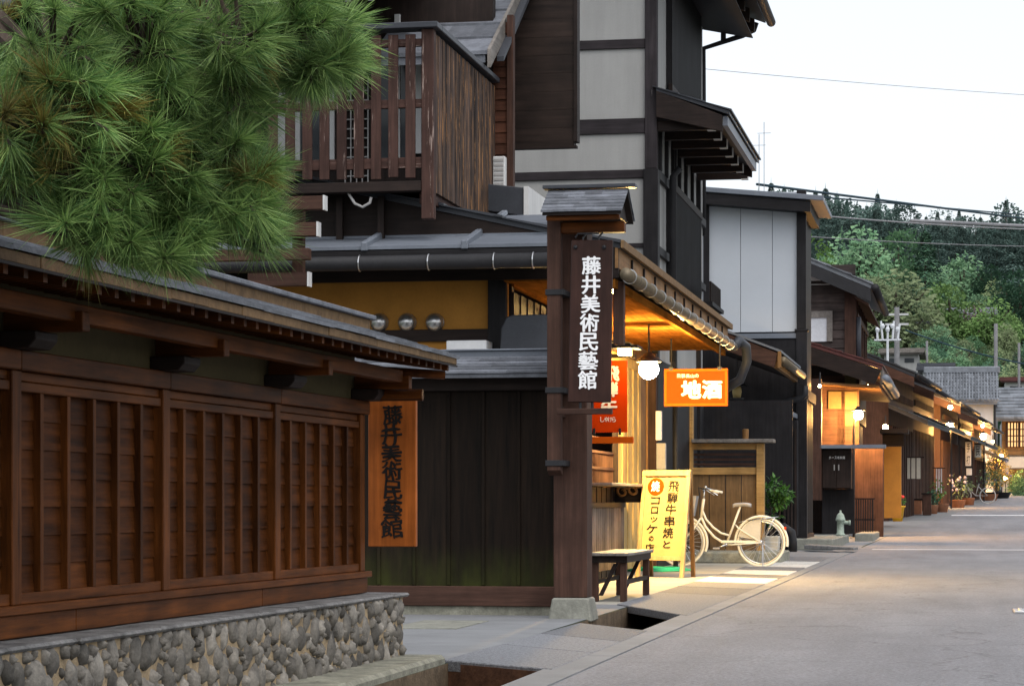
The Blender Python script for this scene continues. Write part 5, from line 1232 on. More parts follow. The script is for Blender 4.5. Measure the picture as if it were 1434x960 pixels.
# hose cabinet with doors
hx0, hz1 = S.fy(1151, 628, 55.6); hx1, hz0 = S.fy(1192, 684, 55.6)
hcab = thing('hose_cabinet', 'dark brown wall cabinet with white hose-box lettering above the hydrant', 'cabinet', (hx0, 55.6, hz0))
MB().box(hx0, hx1, 55.62, 56.1, hz0, hz1).build('cabinet_body', 'dark_wood_z', hcab, bev=.01)
xm = (hx0+hx1)/2
for a, b in ((hx0+.01, xm-.005), (xm+.005, hx1-.01)):
    d_ = MB().box(a, b, 55.59, 55.619, hz0+.02, hz1-.02).build('cabinet_door', 'dark_wood_z', hcab, bev=.006)
    hh = xm-.05 if a < xm-.1 else xm+.05
    MB().box(hh-.012, hh+.012, 55.565, 55.589, hz0+.42, hz0+.55).build('handle', 'steel', d_)
mb = MB()
for i, ch in enumerate('ホース格納箱'):
    if ch == 'ー': mb.box(xm-.165+.062*i, xm-.122+.062*i, 55.586, 55.5895, hz1-.205, hz1-.195)
    else: letter(mb, ch, xm-.145+.062*i, hz1-.20, .052, .062, 55.589, .004, .006)
mb.build('lettering', 'white_paint', hcab)
MB().box(hx0-.05, hx1+.05, 55.5, 56.2, hz1+.01, hz1+.06).build('cabinet_roof', 'roof_metal', hcab)
MB().box(hx0-.02, hx1+.05, 56.0, 56.1, 0.2, hz0-.005).build('back_panel', 'black_wood_z', hcab)
hx, hz = S.fy(1177, 750, 51.5)
hy_ = thing('fire_hydrant', 'old green metal hydrant with pointed cap standing below the hose cabinet', 'hydrant', (hx, 51.5, .22))
MB().lathe(hx, 51.5, [(.10,.22),(.10,.25),(.075,.27),(.072,.52),(.10,.53),(.10,.57),(.085,.60),(.075,.65),(.04,.69),(.022,.70),(.018,.75)], 14).build('barrel', 'verdigris', hy_, smooth=True)
MB().tube([(hx,51.5,.50),(hx+.17,51.5,.49)], .04, 10).tube([(hx+.17,51.5,.49),(hx+.21,51.5,.49)], .055, 10).build('outlet', 'verdigris', hy_, smooth=True)
lx0, lz1 = S.fy(1198, 697, 56.5); lx1, lz0 = S.fy(1224, 752, 56.5)
ls_ = thing('lattice_screen', 'low black slatted screen beside the street lamp post', 'screen', (lx0, 56.5, .24))
mb = MB()
for i in range(8): x = lx0+(lx1-lx0)*(i+.1)/8; mb.box(x, x+.03, 56.5, 56.53, .24, lz1-.03)
mb.build('slats', 'black_wood_z', ls_); MB().box(lx0-.02, lx1+.02, 56.49, 56.54, lz1-.03, lz1).box(lx0-.02, lx1+.02, 56.531, 56.56, .5, .54).build('rails', 'dark_wood_x', ls_)
mb = MB(); yb(1194, 628, 1237, 755, 57.4, .2, mb); mb.build('entrance_panel', 'brown_wood_z', ih)
mb = MB(); yb(1148, 622, 1240, 627, 55.3, .5, mb); mb.build('shelf_roof', 'roof_metal', ih)
mb = MB(); yb(1238, 625, 1262, 725, 66, .3, mb); mb.build('ochre_panel', 'ochre_plaster', ih)
# street lamps: bulbs on slim posts
lampdefs = [(1202, 581, 1195.5, 56.9, 'tall slim street lamp glowing brightly before the hose cabinet', .11), (1330, 597, 1332, 90.0, 'glowing street lamp halfway down the row of old houses', .13), (1377, 611, 1378, 111.0, 'glowing street lamp nearest the storehouse at the street end', .13),
            (1402, 638, 1403, 128.0, 'low glowing street lamp in front of the golden tree', .09), (1408, 669, 1408, 132.0, 'lowest glowing lamp at the end of the road', .09)]
for px, py, pb, y, lb, r in lampdefs:
    x, z = S.fy(px, py, y); xb = S.fy(pb, py, y)[0]; g0 = T(y)
    L_ = thing('street_lamp', lb, 'street lamp', (xb, y, g0), group='glowing lamps along the old street')
    MB().ball((x, y, z), r, 14, 10).build('bulb', 'lamp_street', L_, smooth=True)
    MB().tube([(xb,y,g0),(xb,y,z-.3),((x+xb)/2,y,z+.05),(x,y,z+r)], .028, 8).build('post', 'iron', L_)
    MB().lathe(x, y, [(r*1.5,z+r*.9),(r*.5,z+r*1.5),(r*.3,z+r*1.9)], 12).build('shade', 'iron', L_)
for px, py, y, r, lb in ((1215, 541, 62, .05, 'small glowing bulb under the red pent roof'), (1148, 540, 50.5, .03, 'tiny lit lamp on the dark post left of the big street lamp'), (1240, 598, 70, .08, 'pale lit bracket lamp over the ochre panel'), (1331, 570, 92, .08, 'small lit lamp above the second street lamp'), (1376, 596, 113, .07, 'small lit lamp above the third street lamp'), (1390, 618, 120, .07, 'faint lit lamp right of the third street lamp')):
    x, z = S.fy(px, py, y); k_ = thing('wall_lamp', lb, 'lamp', (x, y, z)); MB().ball((x, y, z), r, 10, 8).build('bulb', 'lamp_eave', k_, smooth=True); MB().tube([(x,y,z+r*.8),(x,y+.05,z+r+.25)], .02, 6).build('bracket', 'iron', k_)
# flower pot
fx_, fz_ = S.fy(1257, 726, 72)
gz = T(72)
fp = thing('flower_pot', 'tall yellow flower pot with red blooms on the kerb', 'flower pot', (fx_, 72, gz))
MB().lathe(fx_, 72, [(.14,gz),(.20,gz+.40),(.23,gz+.42),(.23,gz+.46),(.19,gz+.46)], 16).build('pot', 'yellow_plastic', fp, smooth=True)
mb = MB(); leafball(mb, (fx_,72,gz+.58), .22, 110, .12); mb.build('leaves', 'leaf', fp)
mb = MB()
for i in range(9): mb.ball((fx_+random.uniform(-.16,.16), 72+random.uniform(-.16,.1), gz+.66+random.uniform(-.05,.12)), .05, 7, 5)
mb.build('blooms', 'flower_red', fp)

# ================================================================== the far row of houses
def row_house(lb, px0, px1, y0, y1, ptop, peave, plow, wallm, roofm, cat='house', lowroof='roof_metal_dark', overhang=.8):
    """a two-storey house whose street corner stands at picture column px1 and whose gable faces the viewer"""
    xr = S.fy(px1, 600, y0)[0]; xl = xr-7.5; g0 = T(y0)
    zt = S.fy(px1, ptop, y0)[1]; ze = S.fy(px1, peave, y0)[1]; zl = S.fy(px1, plow, y0)[1]
    dx = math.tan(radians(4.0))*(y1-y0)      # the street bends: far end steps right
    h = thing('row_house', lb, cat, (xr-1, y0, g0))
    def sh_box(x0, x1, z0, z1, yy0, yy1, mb): 
        s0, s1 = math.tan(radians(4.0))*(yy0-y0), math.tan(radians(4.0))*(yy1-y0)
        return mb.hexa([(x0+s0,yy0,z0),(x1+s0,yy0,z0),(x1+s1,yy1,z0),(x0+s1,yy1,z0)],[(x0+s0,yy0,z1),(x1+s0,yy0,z1),(x1+s1,yy1,z1),(x0+s1,yy1,z1)])
    sh_box(xl, xr-overhang, g0-.3, ze, y0, y1, MB()).build('wall', wallm, h)
    xm = xr-4.2; zr = ze + (4.2)*.42
    mb = MB().prism_y([(xl+.5,ze),(xr-overhang,ze),(xm,zr-.3)], y0+.02, y0+.1); mb.build('gable', wallm, h)
    mb = MB(); roof_courses(mb, (xr,y0-.5,ze),(xr+dx,y1+.3,ze),(xm,y0-.5,zr),(xm+dx,y1+.3,zr), 8, .03, 8, .2); roof_courses(mb, (xm-4.2+dx,y1+.3,ze),(xm-4.2,y0-.5,ze),(xm+dx,y1+.3,zr),(xm,y0-.5,zr), 5, .03, 5, .2)
    mb.slab((xr-.03,y0-.45,ze),(xr+dx-.03,y1+.2,ze),(xm+dx,y1+.2,zr),(xm,y0-.45,zr),.1); r_ = mb.build('roof', roofm, h)
    MB().tube([(xr+.07,y0-.5,ze-.05),(xr+dx+.07,y1+.3,ze-.05)], .065, 8).build('gutter', 'gutter_dark', r_, smooth=True)
    MB().hexa([(xm,y0-.48,zr-.40),(xr-.05,y0-.48,ze-.38),(xr-.05,y0-.38,ze-.38),(xm,y0-.38,zr-.40)],[(xm,y0-.48,zr-.11),(xr-.05,y0-.48,ze-.10),(xr-.05,y0-.38,ze-.10),(xm,y0-.38,zr-.11)]).build('barge_board', 'brown_wood_x', r_)
    mb = MB(); roof_courses(mb, (xr+.35,y0-.2,zl),(xr+.35+dx,y1,zl),(xr-overhang,y0-.2,zl+.5),(xr-overhang+dx,y1,zl+.5), 4, .02, 6, .2)
    mb.slab((xr+.33,y0-.15,zl),(xr+.33+dx,y1-.05,zl),(xr-overhang+dx,y1-.05,zl+.5),(xr-overhang,y0-.15,zl+.5),.1); mb.build('pent_roof', lowroof, h)
    wn = sh_box(xr-overhang+.001, xr-overhang+.06, zl+.7, max(zl+.9, ze-.5), y0+.8, y1-.8, MB()).build('window', 'glass_dark', h)
    mb = MB(); nn = max(4, int((y1-y0)/.5))
    for i in range(nn):
        y = y0+.8+(y1-y0-1.6)*i/nn; sh_box(xr-overhang+.061, xr-overhang+.10, zl+.7, max(zl+.9, ze-.5), y, y+.12, mb)
    each(mb, 'window_slat', 'brown_wood_z', wn)
    mb = MB(); nn = max(5, int((y1-y0)/.6))
    for i in range(nn):
        y = y0+.3+(y1-y0-.6)*i/nn; sh_box(xr-overhang+.001, xr-overhang+.08, g0+.1, zl-.1, y, y+.2, mb)
    mb.build('front_lattice', 'brown_wood_z', h)
    return h, xr, g0, zl
rows = [('dark row house with a pale plaster gable strip, first beyond the red roof', 1283, 72, 80, 500, 524, 590, 'brown_wood_z', 'roof_metal_dark'),
        ('brown row house with broad tiled eaves left of the second street lamp', 1310, 81, 90, 530, 545, 596, 'brown_wood_z', 'roof_tile'),
        ('brown row house with steep gable right beside the second street lamp', 1347, 93, 102, 555, 566, 612, 'brown_wood_z', 'roof_tile'),
        ('small dark row house with a low roof before the white storehouse', 1371, 104, 112, 570, 584, 622, 'dark_wood_z', 'roof_metal_dark'),
        ('last little brown row house of the street by the golden tree', 1389, 114, 122, 585, 598, 640, 'brown_wood_z', 'roof_tile')]
for lb, px, y0, y1, pt_, pe_, pl_, wm_, rm_ in rows: row_house(lb, 0, px, y0, y1, pt_, pe_, pl_, wm_, rm_)
# signs, cloths and plants along the far kerb
def slabthing(name, px0, py0, px1, py1, y, mat, lb, cat, d=.06, text=None, group=None, legs=False):
    x0, z1 = S.fy(px0, py0, y); x1, z0 = S.fy(px1, py1, y)
    if legs: z0 = T(y)+.02
    t = thing(name, lb, cat, (x0, y, z0), group=group); MB().box(x0, x1, y, y+d, z0, z1).build('board', mat, t, bev=.01)
    MB().box(x0-.03, x1+.03, y-.02, y+d+.02, z1+.001, z1+.05).build('top_rail', 'dark_wood_x', t)
    if text:
        mb = MB(); n = len(text)
        for i, ch in enumerate(text): letter(mb, ch, (x0+x1)/2, z1-(z1-z0)*(i+.5)/n, (x1-x0)*.62, (z1-z0)/n*.75, y, .01, .006, 0, .05)
        mb.build('lettering', 'ink', t)
slabthing('upright_sign', 1352, 618, 1360, 652, 97, 'white_plaster', 'tall white upright sign hanging left of the third street lamp', 'sign', .1, '手打')
slabthing('upright_sign', 1365, 622, 1374, 640, 101, 'paper', 'short pale green upright sign under the third street lamp', 'sign', .1, '民')
slabthing('notice', 1353, 655, 1361, 665, 97.5, 'white_plaster', 'little white notice below the tall white upright sign', 'sign', .05)
slabthing('wood_bin', 1292, 692, 1304, 727, 79, 'brown_wood_z', 'square brown wooden bin at the kerb beside the striped stand', 'bin', .5, legs=True)
slabthing('striped_stand', 1267, 700, 1291, 724, 80, 'terracotta', 'low reddish stand with slats behind the yellow flower pot', 'stand', .4, legs=True)
def curtain(px0, py0, px1, py1, y, mat, lb, n=3):
    x0, z1 = S.fy(px0, py0, y); x1, z0 = S.fy(px1, py1, y); t = thing('shop_curtain', lb, 'curtain', (x0, y, z1)); 
    MB().tube([(x0-.1,y,z1),(x1+.1,y,z1)], .02, 6).build('rod', 'dark_wood_x', t)
    mb = MB()
    for i in range(n): a, b = x0+(x1-x0)*i/n+.02, x0+(x1-x0)*(i+1)/n-.02; mb.box(a, b, y-.01+.02*(i%2), y+.015+.02*(i%2), z0+random.uniform(-.05,.05), z1)
    mb.build('cloth', mat, t)
curtain(1310, 655, 1320, 690, 88, 'curtain', 'pale split curtain hanging in the doorway before the second lamp')
curtain(1268, 640, 1290, 668, 77, 'paper', 'short pale curtain under the eaves behind the yellow pot')
def kerb_plant(px, y, h, r, lb, leafm='leaf', pot='terracotta', bloom=None, n=90):
    x = S.fy(px, 700, y)[0]; g0 = T(y); t = thing('potted_plant', lb, 'plant', (x, y, g0), group='pots and shrubs along the far kerb')
    MB().lathe(x, y, [(r*.6,g0),(r*.75,g0+.28),(r*.8,g0+.3)], 12).build('pot', pot, t, smooth=True)
    mb = MB()
    for k_ in range(4): leafball(mb, (x+random.uniform(-.5,.5)*r, y+random.uniform(-.5,.5)*r, g0+.3+h*random.uniform(.25,.8)), r*.6, n//3, .13)
    mb.build('leaves', leafm, t)
    if bloom:
        mb = MB()
        for i in range(14): mb.ball((x+random.uniform(-1,1)*r*.8, y-random.random()*r*.6, g0+.3+h*random.uniform(.3,1)), .06, 6, 4)
        mb.build('blooms', bloom, t)
for a in ((1318, 84, .9, .35, 'bushy green pot plant right of the wooden bin'), (1341, 92, .9, .4, 'pale flowering shrub in a pot behind the second lamp', 'tree_pale', 'terracotta', 'flower_pale'),
          (1356, 99, .8, .35, 'straggly olive pot plant under the tall white sign', 'tree_pale'), (1384, 114, 1.0, .6, 'round grey green bush just past the third lamp post', 'tree_mid'), (1396, 120, 1.6, .9, 'large lilac flowering bush by the end of the row', 'tree_mid', 'gutter_dark', 'flower_pale', 200),
          (1306, 81.5, .5, .25, 'small dark pot plant at the foot of the wooden bin', 'tree_fir')): kerb_plant(*a)
# small distant bicycle leaning at the kerb
x, y = S.fy(1366, 700, 103)[0], 103.0; g0 = T(y); db = thing('parked_bicycle', 'small grey bicycle parked far down the kerb below the upright signs', 'bicycle', (x, y, g0))
for dx in (-.5, .5): MB().ring_y(x+dx, y, g0+.34, .32, .025, 24, 6).build('wheel', 'grey_plastic', db)
MB().tube([(x-.5,y,g0+.34),(x-.35,y,g0+.9)], .03, 6).tube([(x-.38,y,g0+.75),(x,y,g0+.35),(x+.15,y,g0+.85)], .03, 6).tube([(x,y,g0+.35),(x+.5,y,g0+.34),(x+.1,y,g0+.75)], .02, 6).build('frame', 'grey_plastic', db)
MB().box(x+.02,x+.28,y-.06,y+.06,g0+.85,g0+.9).build('saddle', 'iron', db); MB().tube([(x-.35,y-.25,g0+.95),(x-.35,y+.25,g0+.95)], .02, 6).build('handlebar', 'steel', db)

# ================================================================== white storehouse and the house closing the street
ky = 134
k0 = S.fy(1300, 600, ky)[0]; k1 = S.fy(1399, 600, ky)[0]
ks = thing('white_storehouse', 'white plastered storehouse with a heavy grey tiled roof at the street end', 'storehouse', (k0, ky, T(ky)))
zke = S.fy(1350, 563, ky)[1]; zkr = S.fy(1350, 523, ky+3)[1]
MB().box(k0, k1-.3, ky, ky+7, T(ky)-.3, zke+.2).build('wall', 'white_plaster', ks)
mb = MB(); roof_courses(mb, (k0-.2,ky-.5,zke),(k1,ky-.5,zke),(k0-.2,ky+3.2,zkr),(k1,ky+3.2,zkr), 9, .07, 22, .3, .02)
roof_courses(mb, (k1,ky+7.4,zke),(k0-.2,ky+7.4,zke),(k1,ky+3.2,zkr),(k0-.2,ky+3.2,zkr), 6, .07, 10, .3); mb.slab((k0-.1,ky-.45,zke),(k1-.1,ky-.45,zke),(k1-.1,ky+3.2,zkr-.03),(k0-.1,ky+3.2,zkr-.03),.15); kr = mb.build('tiled_roof', 'roof_tile', ks)
mb = MB()
for i in range(24): xx = k0-.1+(k1-k0)*i/23; mb.tube([(xx,ky-.52,zke+.10),(xx,ky+3.2,zkr+.1)], .05, 6)
mb.build('tile_rolls', 'roof_tile', kr)
MB().box(k0-.3, k1+.1, ky+3.0, ky+3.4, zkr+.02, zkr+.4).build('ridge', 'roof_tile', kr, bev=.05)
MB().prism_x([(ky,zke+.2),(ky+7,zke+.2),(ky+3.2,zkr-.2)], k1-.36, k1-.3).build('gable', 'white_plaster', ks)
xl, zl = S.fy(1393, 600, ky-.2); MB().tube([(xl,ky-.2,zke-.1),(xl,ky-.2,T(ky))], .06, 8).build('downpipe', 'iron', ks)
ey_ = 140
e0 = S.fy(1403, 600, ey_)[0]; e1 = S.fy(1475, 600, ey_)[0]
eh = thing('amber_window_house', 'house closing the street with a long amber lit lattice window', 'house', (e0, ey_, T(ey_)))
z_ = lambda py: S.fy(1420, py, ey_)[1]
MB().box(e0, e1, ey_, ey_+8, T(ey_)-.3, z_(590)).build('wall', 'white_plaster', eh)
MB().box(e0, e1, ey_-.1, ey_-.005, z_(586), z_(632)).box(e0,e1,ey_-.6,ey_-.1,z_(637),z_(632)).build('timber_front', 'tan_wood_x', eh)
emit('amber_glow', (1.0, 0.55, 0.22), .9)
wn = MB().box(e0+.3, e1-.3, ey_-.14, ey_-.101, z_(625), z_(592)).build('window', 'amber_glow', eh)
mb = MB()
for i in range(14): xx = e0+.3+(e1-e0-.6)*i/13; mb.box(xx-.04-(.06 if i%4==0 else 0), xx+.04, ey_-.2, ey_-.1405, z_(626), z_(591))
for py in (601, 610, 618): mb.box(e0+.3, e1-.3, ey_-.21, ey_-.2005, z_(py)-.03, z_(py)+.03)
mb.build('window_lattice', 'brown_wood_z', wn)
mb = MB(); roof_courses(mb, (e0-.4,ey_-1.0,z_(587)),(e1,ey_-1.0,z_(587)),(e0-.4,ey_+4,z_(587)+1.5),(e1,ey_+4,z_(587)+1.5), 7, .06, 12, .2); mb.slab((e0-.3,ey_-.9,z_(587)),(e1,ey_-.9,z_(587)),(e1,ey_+4,z_(587)+1.45),(e0-.3,ey_+4,z_(587)+1.45),.12); mb.build('roof', 'roof_tile', eh)
MB().box(e0+.2, e1, ey_-1.6, ey_-.7, z_(655), z_(640)).build('awning', 'paper', eh)
MB().box(e0+.4, e1, ey_-.12, ey_-.002, T(ey_), z_(656)).build('shop_front', 'tan_wood_z', eh)

# ================================================================== far roofs, poles and wires
def far_house(lb, px0, px1, ytop, ybase, y, wallm, roofm, frac=.45):
    x0, x1 = S.fy(px0,500,y)[0], S.fy(px1,500,y)[0]; zt = S.fy(px0,ytop,y)[1]; zb_ = min(S.fy(px0,ybase,y)[1], T(y)); ze = zt-(zt-S.fy(px0,ybase,y)[1])*frac
    h = thing('hillside_house', lb, 'house', (x0, y, zb_)); MB().box(x0, x1, y, y+6, zb_-1, ze).build('wall', wallm, h)
    mb = MB(); roof_courses(mb, (x0-.4,y-.5,ze),(x1+.4,y-.5,ze),(x0-.4,y+3,zt),(x1+.4,y+3,zt), 5, .06, 8, .2); mb.slab((x0-.3,y-.4,ze),(x1+.3,y-.4,ze),(x1+.3,y+3,zt),(x0-.3,y+3,zt),.1); mb.slab((x0-.4,y+3,zt),(x1+.4,y+3,zt),(x1+.4,y+6.5,ze),(x0-.4,y+6.5,ze),.1); mb.build('roof', roofm, h)
    mb = MB(); n = max(2, int((x1-x0)/1.6))
    for i in range(n): a = x0+(x1-x0)*(i+.2)/n; mb.box(a, a+(x1-x0)/n*.55, y-.05, y-.005, ze-(ze-max(zb_, S.fy(px0,ybase,y)[1]))*.75, ze-.35)
    mb.build('windows', 'glass_dark', h)
far_house('plain house with a brown rail roof above the row, left of the poles', 1238, 1286, 485, 512, 165, 'grey_plaster', 'bench_top', .35)
far_house('grey roofed house with curtained windows left of the storehouse', 1292, 1329, 505, 545, 158, 'curtain', 'roof_metal_dark', .35)
far_house('pink roofed house on the right edge behind the storehouse', 1408, 1470, 526, 545, 175, 'white_plaster', 'roof_red', .4)
far_house('pale grey house right of the storehouse under the pink roof', 1404, 1470, 540, 590, 160, 'grey_plaster', 'roof_tile', .5)
far_house('long low dark house among the trees of the hillside', 1262, 1325, 447, 467, 235, 'dark_wood_x', 'roof_metal_dark', .35)
far_house('low pale house half hidden by dark red foliage on the hillside', 1330, 1392, 428, 462, 242, 'grey_plaster', 'roof_tile', .6)
def pole(px, pytop, y, r, lb, arms=0):
    x, z = S.fy(px, pytop, y); r *= .72; t = thing('utility_pole', lb, 'utility pole', (x, y, T(y))); MB().tube([(x,y,T(y)-.5),(x,y,z)], [r*1.25, r], 10).build('shaft', 'pole_concrete', t, smooth=True)
    for i in range(arms): MB().box(x-.7, x+.7, y-.06, y+.06, z-.5-.6*i, z-.38-.6*i).build('crossarm', 'steel', t)
    return x, z
pole(1394.5, 453, 150, .16, 'grey concrete utility pole rising behind the storehouse roof', 0)
pole(1256, 430, 150, .22, 'short thick pole with brackets above the far row roofs', 2)
pole(1298, 477, 170, .12, 'thin grey pole left of the storehouse', 0)
pole(1427, 480, 165, .12, 'thin pole at the right edge above the pink roof', 0)
x, z = S.fy(1243, 462, 148); wb = thing('insulator_frame', 'white insulator frame standing on a post above the far roofs', 'frame', (x, 148, z))
mb = MB()
for i in range(5): mb.tube([(x-.6+.3*i,148,z-.55),(x-.6+.3*i+random.uniform(-.12,.12),148,z+.35+.2*(i%2))], .07, 6).lathe(x-.6+.3*i, 148, [(.10,z-.1+.2*(i%2)),(.14,z+.05+.2*(i%2)),(.08,z+.2+.2*(i%2))], 8)
mb.tube([(x-.8,148,z-.6),(x+.8,148,z-.6)], .06, 6).tube([(x,148,z-.6),(x,148,T(148))], .08, 6); mb.build('sign_frame', 'curtain', wb)
def wire(lb, p, q, r, sag, mat='cable'):
    (x0, z0), y0 = S.fy(p[0], p[1], p[2]), p[2]; (x1, z1), y1 = S.fy(q[0], q[1], q[2]), q[2]
    pts = [(x0+(x1-x0)*t, y0+(y1-y0)*t, z0+(z1-z0)*t-4*sag*t*(1-t)) for t in [i/20 for i in range(21)]]
    tag(MB().tube(pts, r, 6).build('overhead_cable', mat, origin=pts[0], smooth=True), lb, 'cable', 'cables crossing the sky and hill')
wire('thick blue black cable from the metal sided roof across the hilltop', (1060, 258, 60), (1560, 322, 95), .035, .0, 'cable_blue')
wire('second blue cable just under the thick one by the metal sided roof', (1060, 268, 60), (1560, 312, 95), .022, .0, 'cable_blue')
wire('grey cable below the blue pair crossing the dark conifers', (1115, 299, 62), (1560, 324, 90), .022, .1, 'cable_grey')
wire('thick grey cable sleeve at the right edge over the dark trees', (1276, 309, 74), (1560, 322, 90), .06, .0, 'cable_grey')
wire('thin lowest cable over the middle of the wooded hill', (1115, 330, 62), (1560, 345, 90), .012, .1, 'cable_grey')
wire('lone thin cable high in the white sky', (980, 96, 45), (1560, 140, 60), .006, .05, 'cable_grey')
wire('dark sagging cable above the far roofs left of the storehouse pole', (1268, 462, 150), (1560, 525, 150), .05, .5, 'cable_blue')
x, z = S.fy(1068, 236, 55); an = thing('antenna', 'thin television antenna against the white sky above the pent roof', 'antenna', (x, 55, 6.5))
for px, t, b in ((1070,171,240),(1063,188,240)):
    x, zt = S.fy(px, t, 55); zb_ = S.fy(px, 262, 55)[1]; MB().tube([(x,55,zb_-.3),(x,55,zt)], .008, 5).tube([(x-.15,55,zt-.25),(x+.15,55,zt-.25)], .006, 5).build('mast', 'cable_grey', an)

# ================================================================== wooded hillside
def tree_mesh_broad(seed, n=3600, ls=.36):
    random.seed(seed); mb = MB(); lobes = []
    for i in range(11):
        a = random.uniform(0, 2*pi); r = random.uniform(.5, 2.6); lobes.append((Vector((r*cos(a), r*sin(a), random.uniform(2.6, 7.4-.7*r))), random.uniform(1.0, 1.9)))
    lobes.append((Vector((0,0,6.6)), 1.6))
    for i in range(n):
        c, R = random.choice(lobes); v = Vector((random.gauss(0,1), random.gauss(0,1), random.gauss(0,1)+.25)).normalized(); p = c + v*R*random.uniform(.75,1.08)
        d = (v*.5+Vector((random.gauss(0,1), random.gauss(0,1), random.gauss(0,1)-.3))).normalized(); s_ = d.orthogonal().normalized()*.5; L = ls*random.uniform(.6,1.3)
        mb.add([p, p+d*L*.5+s_*L*.6, p+d*L, p+d*L*.5-s_*L*.6], [(0,1,2,3)])
    return mb
def tree_mesh_conifer(seed, n=1500, H=14, R=2.4, ls=.42):
    random.seed(seed); mb = MB()
    for i in range(n):
        t = random.random()**.75; z = 1.5+(H-1.5)*t; tier = .78+.22*sin(z*4.2+seed); a = random.uniform(0,2*pi); r = R*(1-t)**.8*tier*random.uniform(.55,1.1)+.05
        p = Vector((r*cos(a), r*sin(a), z)); d = Vector((cos(a), sin(a), -.55+random.uniform(-.3,.5))).normalized(); s_ = Vector((-sin(a), cos(a), random.uniform(-.3,.3)))*.32; L = ls*random.uniform(.6,1.3)*(1-.4*t)
        mb.add([p, p+d*L*.5+s_*L, p+d*L, p+d*L*.5-s_*L], [(0,1,2,3)])
    mb.add([(0,0,H-.4),(.12,0,H-.5),(0,.12,H-.5),(0,0,H+.9)], [(0,1,3),(0,2,3),(1,2,3)])
    return mb
state = random.getstate()
crowns = {('b', k_): tree_mesh_broad(100+k_) for k_ in range(3)}
crowns.update({('c', k_): tree_mesh_conifer(200+k_, 4200, 14, [3.0,2.5,3.6][k_]) for k_ in range(3)})
random.seed(11)
CM, TM = {}, {}
def tree(kind, var, mat, x, y, s, lb, group=None, sz=1.0, z=None):
    z = T(y) if z is None else z
    r = thing('conifer' if kind == 'c' else 'broadleaf_tree', lb, 'tree', (x, y, z), group=group); rot = random.uniform(0, 6.28)
    key = (kind, var, mat)
    if key not in CM:
        b_ = crowns[(kind, var)]; me = bpy.data.meshes.new('crown'); me.from_pydata(b_.v, [], b_.f); me.materials.append(M[mat]); CM[key] = me
    if kind not in TM:
        t = MB().tube([(0,0,-1),(0.05,0,2),(0,0.05,5),(0,0,7 if kind == 'b' else 13)], [.34,.26,.16,.03], 7)
        if kind == 'b':
            for k_ in range(6): a = k_*1.1; t.tube([(0,0,2.4+.4*k_),(1.0*cos(a),1.0*sin(a),3.8+.4*k_),(1.9*cos(a),1.9*sin(a),4.8+.4*k_)], [.13,.09,.03], 5)
        me = bpy.data.meshes.new('trunk'); me.from_pydata(t.v, [], t.f); me.materials.append(M['bark']); TM[kind] = me
    for nm, me in (('crown', CM[key]), ('trunk', TM[kind])):
        o = bpy.data.objects.new(nm, me); COL.objects.link(o); o.parent = r; o['_o'] = r['_o']
    r.scale = (s, s, s*sz); r.rotation_euler = (0, 0, rot); return r
def tpx(kind, var, mat, px, ptop, y, H, lb, group=None, wide=1.0):
    """a tree at distance y whose top shows at picture row ptop; it is H metres tall and stands on the hill"""
    x, zt = S.fy(px, ptop, y); base = T(y); h0 = 14.9 if kind == 'c' else 8.6
    z = min(base, zt-H) if zt-H < base else base
    hh = zt-z; s = hh/h0; r = tree(kind, var, mat, x, y, s*wide, lb, group, 1/wide, z); return r
G1, G2, G3 = 'dark conifers along the ridge', 'round broadleaf trees on the lower slope', 'green trees between the hillside houses'
ridge = [(1000,262),(1030,258),(1062,262),(1080,250),(1098,258),(1112,268),(1128,272),(1142,262),(1156,258),(1172,268),(1186,272),(1200,284),(1214,284),(1229,266),(1243,290),(1255,280),(1270,300),(1284,296),(1297,300),(1313,284),(1328,298),(1343,292),(1357,296),(1373,300),(1390,298),(1409,276),(1424,304),(1440,296),(1456,300)]
for i, (px, pt_) in enumerate(ridge):
    tpx('c', i % 3, 'tree_dark', px, pt_-3+random.choice([0,0,5,9]), 430+random.uniform(-15,15), [13,11,15][i%3], 'dark pointed conifer of the crowded ridge line against the white sky' if px != 1409 else 'tallest pointed conifer on the ridge near the right edge', G1)
for i in range(34):
    px = 990 + i*14.3; pt_ = min(ridge, key=lambda q: abs(q[0]-px))[1]
    tpx('b', i % 3, 'tree_dark', px+random.uniform(-5,5), max(pt_+3, 262)+random.uniform(0,12), 418+random.uniform(-8,8), random.uniform(11,13), 'dark rounded tree crowded between the conifers of the ridge', 'dark rounded trees along the ridge')
for i in range(46):
    px = 985 + i*10.6; pt_ = min(ridge, key=lambda q: abs(q[0]-px))[1]
    tpx('c', i % 3, 'tree_dark', px+random.uniform(-3,3), max(pt_+14, 262)+random.uniform(0,16), 410+random.uniform(-8,8), 14, 'dark pointed conifer of the crowded ridge line against the white sky', G1)
for i in range(190):      # the dark stand below the ridge
    y = random.uniform(300, 425); px = random.uniform(1000, 1460); x = S.fy(px, 400, y)[0]
    if y < 345 and px < 1290: continue
    pt_ = min(ridge, key=lambda q: abs(q[0]-px))[1]; nat = VY - (T(y)+random.uniform(10,14)-EYE)*FPX/y
    tpx('c', i % 3, 'tree_dark', px, max(nat, pt_+random.uniform(16,34)), y, random.uniform(11,14), 'dark conifer in the dense stand below the ridge line', 'dark conifers in the stand below the ridge')
